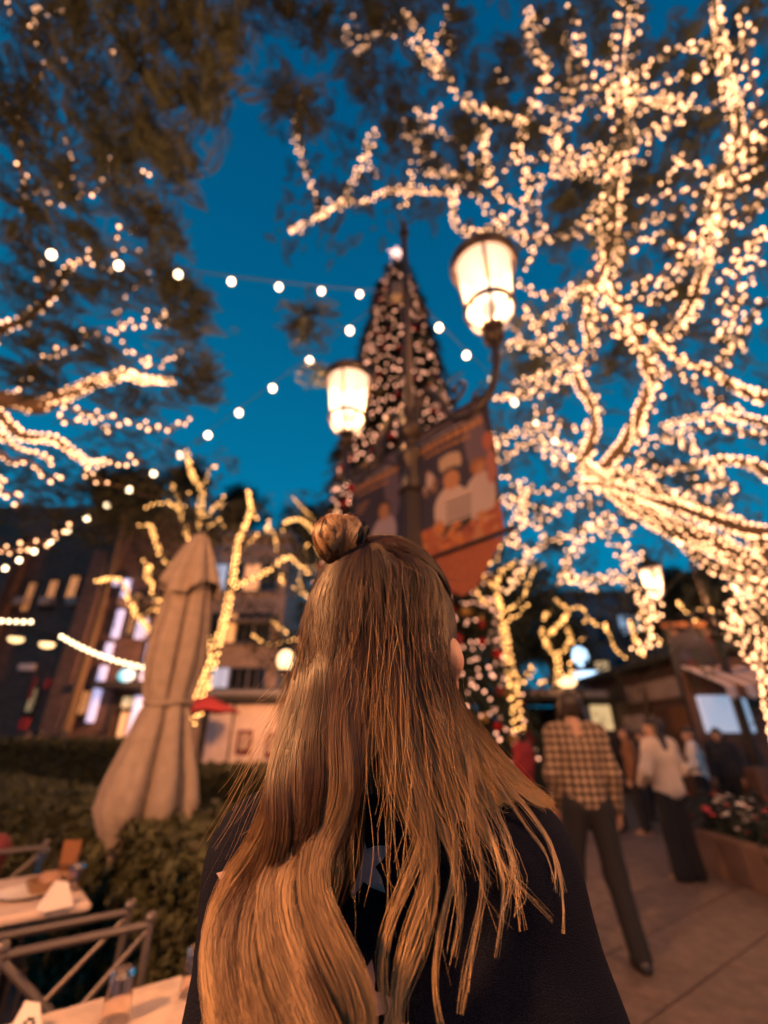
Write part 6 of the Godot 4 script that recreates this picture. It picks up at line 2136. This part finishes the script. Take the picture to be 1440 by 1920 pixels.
# ---------------------------------------------------------------- tables, chairs, umbrella
func build_dining() -> void:
	# the closed umbrella
	var at := Vector3(-1.58, 0, -3.6)
	var p := thing("closed_umbrella", "tall closed beige umbrella tied at the middle, before the hedge", "umbrella", at)
	var m := MB.new()
	m.tube([Vector3.ZERO, Vector3(0, 2.98, 0)], 0.028, 0.024, 10)
	m.lathe(Vector3.ZERO, [Vector2(0.3, 0.0), Vector2(0.3, 0.05), Vector2(0.08, 0.09), Vector2(0.05, 0.3), Vector2(0.03, 0.31)], 18)
	part("pole", m, M.black_metal, p)
	var prof := [[0.82, 0.19], [0.92, 0.27], [1.03, 0.335], [1.2, 0.3], [1.42, 0.23], [1.6, 0.18], [1.66, 0.155], [1.72, 0.18], [1.95, 0.215], [2.2, 0.21], [2.45, 0.185], [2.65, 0.165], [2.82, 0.11]]
	m = MB.new()
	var rows := []
	for i in prof.size():
		var row := []
		for k in 145:
			var a := TAU * k / 144.0
			var pin := 0.45 if i == 6 else 1.0
			var f := pow(absf(sin(a * 4.0 + 0.6 + 0.7 * sin(a * 2.0) + 0.25 * sin(a * 5.0) + i * 0.045)), 0.42)
			var r: float = prof[i][1] * (1.0 - 0.6 * pin * (1.0 - f) + 0.05 * sin(a * 9.0 + i * 0.4) * pin)
			var hem := 0.0
			if i == 0:
				hem = 0.1 * sin(a * 2.0 - 0.8) + 0.07 * sin(a * 5.0 + 1.0)
			elif i == 1:
				hem = 0.04 * sin(a * 2.0 - 0.8)
			row.append(Vector3(cos(a) * r, prof[i][0] + hem, sin(a) * r * 0.9))
		rows.append(row)
	m.sheet(rows)
	part("canopy", m, M.umbrella_cloth, p)
	m = MB.new()
	rows = []
	for q in [[2.5, 0.24], [2.56, 0.235], [2.72, 0.18], [2.86, 0.125], [2.97, 0.075], [3.02, 0.02]]:
		var row := []
		for k in 65:
			var a := TAU * k / 64.0
			var f := pow(absf(sin(a * 4.0 + 0.9)), 0.8)
			row.append(Vector3(cos(a) * q[1] * (0.72 + 0.34 * f), q[0] + (0.06 * sin(a * 3.0) if q[0] < 2.55 else 0.0), sin(a) * q[1] * (0.72 + 0.34 * f)))
		rows.append(row)
	m.sheet(rows)
	part("vent_cap", m, M.umbrella_cloth, p)
	m = MB.new()
	var belt := []
	for k in 33:
		var a := TAU * k / 32.0
		belt.append(Vector3(cos(a) * 0.163, 1.66 + 0.012 * sin(a * 3.0), sin(a) * 0.148))
	m.tube(belt, 0.016, 0.016, 6, false)
	part("tie_strap", m, M.umbrella_cloth, p)
	m = MB.new()
	m.ball(Vector3(0, 3.04, 0), Vector3(0.03, 0.05, 0.03), 8, 10)
	part("finial", m, M.black_metal, p)
	# near table
	var e := Vector3(0.78, 0, -0.626)
	var nn := Vector3(0.626, 0, 0.78)
	var edge := Vector3(-0.92, 0, -1.67)
	table("near dining table with pale top at the bottom of the picture", edge + e * 0.2 + nn * 0.34, e, 1.4, 0.76)
	table("far dining table set with plates and glasses at the left edge", Vector3(-1.32, 0, -2.68) - e * 0.62 - nn * 0.37, e, 1.2, 0.74)
	tumbler("upturned water glass on the near table, the one at its outer end", Vector3(-0.71, 0.76, -1.67))
	tumbler("upturned water glass on the near table, close to her hair", Vector3(-0.56, 0.76, -1.82))
	napkin("white folded card with dark flower print on the near table", Vector3(-0.91, 0.76, -1.62), 0.5, 0.62)
	tumbler("water glass beside the caddy on the far table", Vector3(-1.54, 0.76, -2.85))
	tumbler("water glass at the hedge side of the far table", Vector3(-1.94, 0.76, -3.19))
	var q := thing("bread_basket", "brown bread basket with bread on the far table", "basket", Vector3(-1.64, 0.76, -2.82))
	m = MB.new()
	m.lathe(Vector3.ZERO, [Vector2(0.0, 0.004), Vector2(0.07, 0.004), Vector2(0.1, 0.055), Vector2(0.108, 0.056), Vector2(0.078, 0.0), Vector2(0, 0.0)], 20)
	part("basket", m, M.wood_bowl, q)
	for k in 4:
		m = MB.new()
		m.ball(Vector3(rnd(-0.045, 0.045), 0.05, rnd(-0.045, 0.045)), Vector3(0.05, 0.03, 0.032), 6, 10, Basis(Vector3.UP, k * 1.1))
		part("bread", m, M.tan_leather, q)
	q = thing("plate", "round white plate on the far table", "plate", Vector3(-1.71, 0.76, -2.75))
	m = MB.new()
	m.lathe(Vector3.ZERO, [Vector2(0.0, 0.004), Vector2(0.08, 0.004), Vector2(0.125, 0.018), Vector2(0.128, 0.021), Vector2(0.12, 0.02), Vector2(0.08, 0.009), Vector2(0, 0.009)], 28)
	part("dish", m, M.ceramic, q)
	napkin("white napkin folded into a wedge on the far table", Vector3(-1.46, 0.76, -2.59), 0.9)
	q = thing("menu_caddy", "small wire caddy with a menu card standing on the far table", "caddy", Vector3(-1.75, 0.76, -3.13))
	m = MB.new()
	for s in [-1.0, 1.0]:
		m.tube([Vector3(s * 0.06, 0.01, -0.03), Vector3(s * 0.06, 0.1, -0.03), Vector3(s * 0.06, 0.1, 0.03), Vector3(s * 0.06, 0.01, 0.03)], 0.004, 0.004, 6)
		m.tube([Vector3(-0.06, 0.05, s * 0.03), Vector3(0.06, 0.05, s * 0.03)], 0.004, 0.004, 6)
	m.box(Vector3(0, 0.008, 0), Vector3(0.13, 0.008, 0.07), 0.002)
	part("rack", m, M.black_metal, q)
	m = MB.new()
	m.box(Vector3(0, 0.085, 0), Vector3(0.1, 0.15, 0.006), 0.0, Basis(Vector3.RIGHT, 0.12))
	part("menu_card", m, M.rust_cloth, q)
	chair("metal chair with crossed back bars pushed in at the near table", Vector3(-0.935, 0, -1.85), e)
	chair("metal chair at the near side of the far table, behind the near chair", Vector3(-1.08, 0.87, -1.99) * Vector3(1, 0, 1), -e)
	chair("metal chair at the far side of the far table by the hedge", Vector3(-2.11, 0.87, -3.09) * Vector3(1, 0, 1), e)
	var rb := thing("red_coat", "dark red coat hung over the chair by the hedge", "coat", Vector3(-2.37, 0.87, -3.20) * Vector3(1, 0, 1))
	m = body_shape([[Vector3(-0.14, 0.86, 0), Vector3(0.14, 0.86, 0), 0.07, 0.07], [Vector3(-0.13, 0.55, 0.03), Vector3(-0.13, 0.86, 0), 0.06, 0.07], [Vector3(0.13, 0.5, 0.03), Vector3(0.13, 0.86, 0), 0.07, 0.07], [Vector3(0, 0.5, 0.02), Vector3(0, 0.86, 0), 0.08, 0.07]], 0.02, 60.0)
	part("cloth", m, M.maroon_cloth, rb)


func table(label: String, at: Vector3, e: Vector3, long: float, deep: float) -> void:
	var p := thing("dining_table", label, "table", at, atan2(-e.z, e.x), "dining tables")
	var m := MB.new()
	m.box(Vector3(0, 0.742, 0), Vector3(long, 0.036, deep), 0.012)
	part("tabletop", m, M.table_top, p)
	for s in [-0.3, 0.3]:
		m = MB.new()
		m.tube([Vector3(s * long, 0.03, 0), Vector3(s * long, 0.724, 0)], 0.035, 0.035, 10)
		m.box(Vector3(s * long, 0.02, 0), Vector3(0.07, 0.035, deep * 0.75), 0.012)
		m.box(Vector3(s * long, 0.715, 0), Vector3(0.06, 0.016, deep * 0.6), 0.004)
		part("pedestal", m, M.black_metal, p)


func tumbler(label: String, at: Vector3) -> void:
	var p := thing("tumbler", label, "glass", at, 0.0, "water glasses on the tables")
	var m := MB.new()
	m.lathe(Vector3.ZERO, [Vector2(0.036, 0.0), Vector2(0.039, 0.002), Vector2(0.034, 0.05), Vector2(0.03, 0.1), Vector2(0.025, 0.106), Vector2(0.0, 0.107)], 24)
	m.lathe(Vector3.ZERO, [Vector2(0.0, 0.088), Vector2(0.024, 0.088), Vector2(0.028, 0.08), Vector2(0.032, 0.04), Vector2(0.036, 0.0)], 24)
	part("glass", m, M.drinking_glass, p)


func napkin(label: String, at: Vector3, turn: float, size := 1.0) -> void:
	var p := thing("napkin", label, "napkin", at, turn, "folded napkins")
	p.scale = Vector3.ONE * size
	var m := MB.new()
	for s in [-1.0, 1.0]:
		m.face([Vector3(-0.06, 0, s * 0.04), Vector3(0.06, 0, s * 0.045), Vector3(0.03, 0.085, s * 0.004), Vector3(-0.025, 0.1, s * 0.004)], Vector3(0, 0.4, s))
	m.face([Vector3(0.06, 0, 0.045), Vector3(0.06, 0, -0.045), Vector3(0.03, 0.085, 0)], Vector3.RIGHT)
	m.face([Vector3(-0.06, 0, 0.04), Vector3(-0.06, 0, -0.04), Vector3(-0.025, 0.1, 0)], Vector3.LEFT)
	part("fold", m, M.white_cloth, p)
	if turn < 0.6:
		m = MB.new()
		for k in 7:
			var a := k * 0.9
			m.ball(Vector3(0.008 + cos(a) * 0.016, 0.035 + sin(a) * 0.014, 0.031 - 0.0042 * sin(a) * 1.4), Vector3(0.007, 0.006, 0.003), 4, 6)
		part("flower_print", m, M.navy_cloth, p)


func chair(label: String, at: Vector3, e: Vector3) -> void:   # at: below the middle of the top rail; the seat reaches towards +z of its own
	var p := thing("metal_chair", label, "chair", at, atan2(-e.z, e.x), "metal chairs with crossed backs")
	var r := 0.0125
	var m: MB
	for s in [-1.0, 1.0]:
		m = MB.new()
		m.tube([Vector3(s * 0.2, 0, -0.05), Vector3(s * 0.2, 0.46, 0.02), Vector3(s * 0.2, 0.885, -0.01)], r * 1.1, r * 1.1, 8)
		m.ball(Vector3(s * 0.2, 0.888, -0.01), Vector3.ONE * 0.019, 6, 8)
		part("back_leg", m, M.chair_metal, p)
		m = MB.new()
		m.tube([Vector3(s * 0.2, 0, 0.44), Vector3(s * 0.195, 0.45, 0.41)], r, r, 8)
		part("front_leg", m, M.chair_metal, p)
		m = MB.new()
		m.tube([Vector3(s * 0.2, 0.86, -0.008), Vector3(-s * 0.19, 0.5, 0.018)], r * 0.75, r * 0.75, 8)
		part("cross_bar", m, M.chair_metal, p)
	for y in [0.87, 0.49]:
		m = MB.new()
		m.tube([Vector3(-0.2, y, -0.009 if y > 0.6 else 0.018), Vector3(0.2, y, -0.009 if y > 0.6 else 0.018)], r, r, 8)
		part("rail", m, M.chair_metal, p)
	m = MB.new()
	m.tube([Vector3(-0.2, 0.45, 0.02), Vector3(-0.2, 0.45, 0.42), Vector3(0.2, 0.45, 0.42), Vector3(0.2, 0.45, 0.02)], r, r, 8)
	part("seat_frame", m, M.chair_metal, p)
	for k in 6:
		m = MB.new()
		m.box(Vector3(0, 0.462, 0.055 + k * 0.066), Vector3(0.39, 0.012, 0.054), 0.003)
		part("slat", m, M.black_metal, p)


# ---------------------------------------------------------------- people
func on_ground(v: Vector3) -> Vector3:
	return Vector3(v.x, 0.0, v.z)


func build_people() -> void:
	person("man in a brown checked shirt walking away beside her", Vector3(1.62, 0.00, -4.30), -0.1, 1.82, {"top": M.plaid, "trousers": M.black_cloth, "loose": 0.016, "pose": {"ankle_l": Vector3(-0.2, 0.09, -0.12), "knee_l": Vector3(-0.15, 0.5, -0.1), "ankle_r": Vector3(0.15, 0.09, 0.12), "knee_r": Vector3(0.12, 0.5, 0.0), "wrist_l": Vector3(-0.2, 0.92, -0.12)}, "top_name": "checked_shirt", "cell": 0.016})
	person("woman with long dark hair, loose cream top and wide black trousers on the path", Vector3(3.44, 0.00, -6.42), 0.35, 1.68, {"top": M.cream_cloth, "trousers": M.black_cloth, "flare": 0.05, "loose": 0.03, "hair_long": 0.3, "shoes": M.tan_leather, "head_turn": 0.5, "pose": {"elbow_l": Vector3(-0.33, 1.14, 0.02), "wrist_l": Vector3(-0.2, 1.0, -0.2), "elbow_r": Vector3(0.3, 1.15, 0.0), "wrist_r": Vector3(0.18, 1.02, -0.22)}})
	person("person in a rust brown jacket and dark trousers left of the cream top", Vector3(4.44, 0.00, -9.29), 1.0, 1.66, {"top": M.rust_cloth, "trousers": M.black_cloth, "loose": 0.03, "shoes": M.tan_leather, "hair": M.brown_hair})
	person("woman in a short white top with dark hair, right of the cream top", Vector3(5.43, 0.00, -9.01), 0.9, 1.63, {"top": M.white_cloth, "trousers": M.black_cloth, "loose": 0.02, "hair_long": 0.25, "head_turn": 0.6, "pose": {"wrist_l": Vector3(-0.15, 1.08, -0.25), "wrist_r": Vector3(0.15, 1.08, -0.25)}})
	person("dark clothed person with a pale face at the right, by the lamp post's foot", Vector3(6.30, 0.00, -9.59), 2.4, 1.64, {"top": M.navy_cloth, "trousers": M.black_cloth, "loose": 0.02})
	person("dark clothed person facing the camera between the rust jacket and the cream top", Vector3(5.43, 0.00, -10.77), 2.9, 1.62, {"top": M.black_cloth, "trousers": M.navy_cloth, "loose": 0.02})
	person("dark coated person between the checked shirt and the rust jacket", Vector3(4.09, 0.00, -9.59), 0.2, 1.72, {"top": M.black_cloth, "trousers": M.black_cloth, "loose": 0.03})
	person("person in a red coat at the foot of the glowing tree trunk", Vector3(3.05, 0, -11.3), 0.5, 1.6, {"top": M.red_cloth, "trousers": M.red_cloth, "loose": 0.03, "flare": 0.06})
	person("dark figure in front of the lit shop window, nearest the white strip", Vector3(-11.6, 0, -18.5), 2.0, 1.75, {"top": M.navy_cloth, "trousers": M.black_cloth, "cell": 0.03}, "dark figures by the shops")
	person("dark figure by the shops under the red banner", Vector3(-13.2, 0, -18.8), 2.8, 1.7, {"top": M.black_cloth, "trousers": M.black_cloth, "cell": 0.03}, "dark figures by the shops")
	person("dark figure by the shops at the brown column", Vector3(-12.4, 0, -18.2), 0.4, 1.78, {"top": M.maroon_cloth, "trousers": M.black_cloth, "cell": 0.03}, "dark figures by the shops")


func build_woman() -> void:
	var p := thing("person", "woman with long wavy blonde hair in a half-up bun, dark jacket with pale stars", "person")
	var j := joints({})
	var c0 := 0.008
	j.neck = Vector3(0.0, 1.4, -0.612)
	j.chest = Vector3(c0, 1.19, -0.632)
	j.waist = Vector3(c0, 1.0, -0.625)
	j.hips = Vector3(c0, 0.87, -0.615)
	for q in [-1.0, 1.0]:
		var e := "l" if q < 0 else "r"
		j["shoulder_" + e] = Vector3(c0 + q * 0.13, 1.3, -0.618)
		j["elbow_" + e] = Vector3(c0 + (0.21 if q > 0 else -0.16), 1.05, -0.6)
		j["wrist_" + e] = Vector3(c0 + q * 0.16, 0.9, -0.76)
		j["hip_" + e] = Vector3(c0 + q * 0.085, 0.85, -0.615)
		j["knee_" + e] = Vector3(c0 + q * 0.09, 0.46, -0.63)
		j["ankle_" + e] = Vector3(c0 + q * 0.095, 0.085, -0.6)
	j.head = HEAD + Vector3(0.017, -0.045, -0.012)
	grow_body(p, j, M.skin, 0.012, -0.4, 0.04)
	var low: Array = leg_bones(j, 0.005)
	low.append([j.hips + Vector3(-0.06, 0, 0.02), j.hips + Vector3(0.06, 0, 0.02), 0.1, 0.1])
	part("trousers", body_shape(low, 0.016, 55.0), M.black_cloth, p)
	shoes(p, j, M.black_leather)
	var up := torso_bones(j, 0.006, 0.86)
	up.append_array(arm_bones(j, 0.009))
	up.append([j.neck + Vector3(-0.02, -0.03, 0.02), j.neck + Vector3(0.02, -0.03, 0.02), 0.06, 0.06])
	for q in [[0.1, 1.1, 0.14, 1.27], [0.05, 1.08, 0.09, 1.24], [-0.05, 1.08, -0.1, 1.22], [0.02, 1.05, 0.03, 1.2], [0.03, 1.3, 0.12, 1.315], [0.12, 1.08, 0.155, 1.2]]:   # soft folds
		up.append([Vector3(q[0], q[1], -0.545), Vector3(q[2], q[3], -0.552), 0.013, 0.008])
	jacket_bones = up
	var jacket := part("jacket", body_shape(up, 0.009, 62.0), M.denim, p)
	var cuff := MB.new()
	for e in ["l", "r"]:
		var a: Vector3 = j["elbow_" + e]
		var b: Vector3 = j["wrist_" + e]
		cuff.tube([a.lerp(b, 0.86), a.lerp(b, 0.98)], 0.053, 0.05, 14)
	part("cuffs", cuff, M.denim, jacket)
	# pale stars sewn on, following the cloth
	for q in [[-0.022, 1.315, 0.032, 0.2], [-0.018, 1.217, 0.029, -0.25], [-0.131, 1.297, 0.034, 0.1], [0.066, 1.362, 0.032, 0.5], [-0.085, 1.19, 0.034, 0.3], [0.05, 1.12, 0.035, 0.1], [-0.07, 1.37, 0.03, -0.2]]:
		var m := MB.new()
		var ctr := Vector2(q[0], q[1])
		var rim := []
		for k in 20:
			var a: float = q[3] + PI / 2 + TAU * k / 20.0
			var r: float = q[2] * (1.0 if k % 4 == 0 else (0.43 if k % 4 == 2 else 0.66))
			rim.append(Vector2(cos(a), sin(a)) * r)
		var f := 0
		for ringi in range(0, 6):
			var u := ringi / 5.0
			for k in 20:
				var xy: Vector2 = ctr + rim[k] * u
				var z := -0.40
				var pt := Vector3(xy.x, xy.y, z)
				for it in 24:
					var d := field_at(up, 62.0, pt)
					if d > -0.0006:
						break
					pt.z += minf(d * 0.9, -0.0004)
				m.vert(pt + Vector3(0, 0, 0.0035 * (1.0 - pow(u, 6.0)) + 0.0012), Vector3(xy.x * 2.0, 0.1, 1).normalized())
			if ringi > 0:
				for k in 20:
					var a := (ringi - 1) * 20 + k
					var b := (ringi - 1) * 20 + (k + 1) % 20
					m.tri(a, b, b + 20)
					m.tri(a, b + 20, a + 20)
		part("star_patch", m, M.star_cloth, jacket)
	build_hair(p)
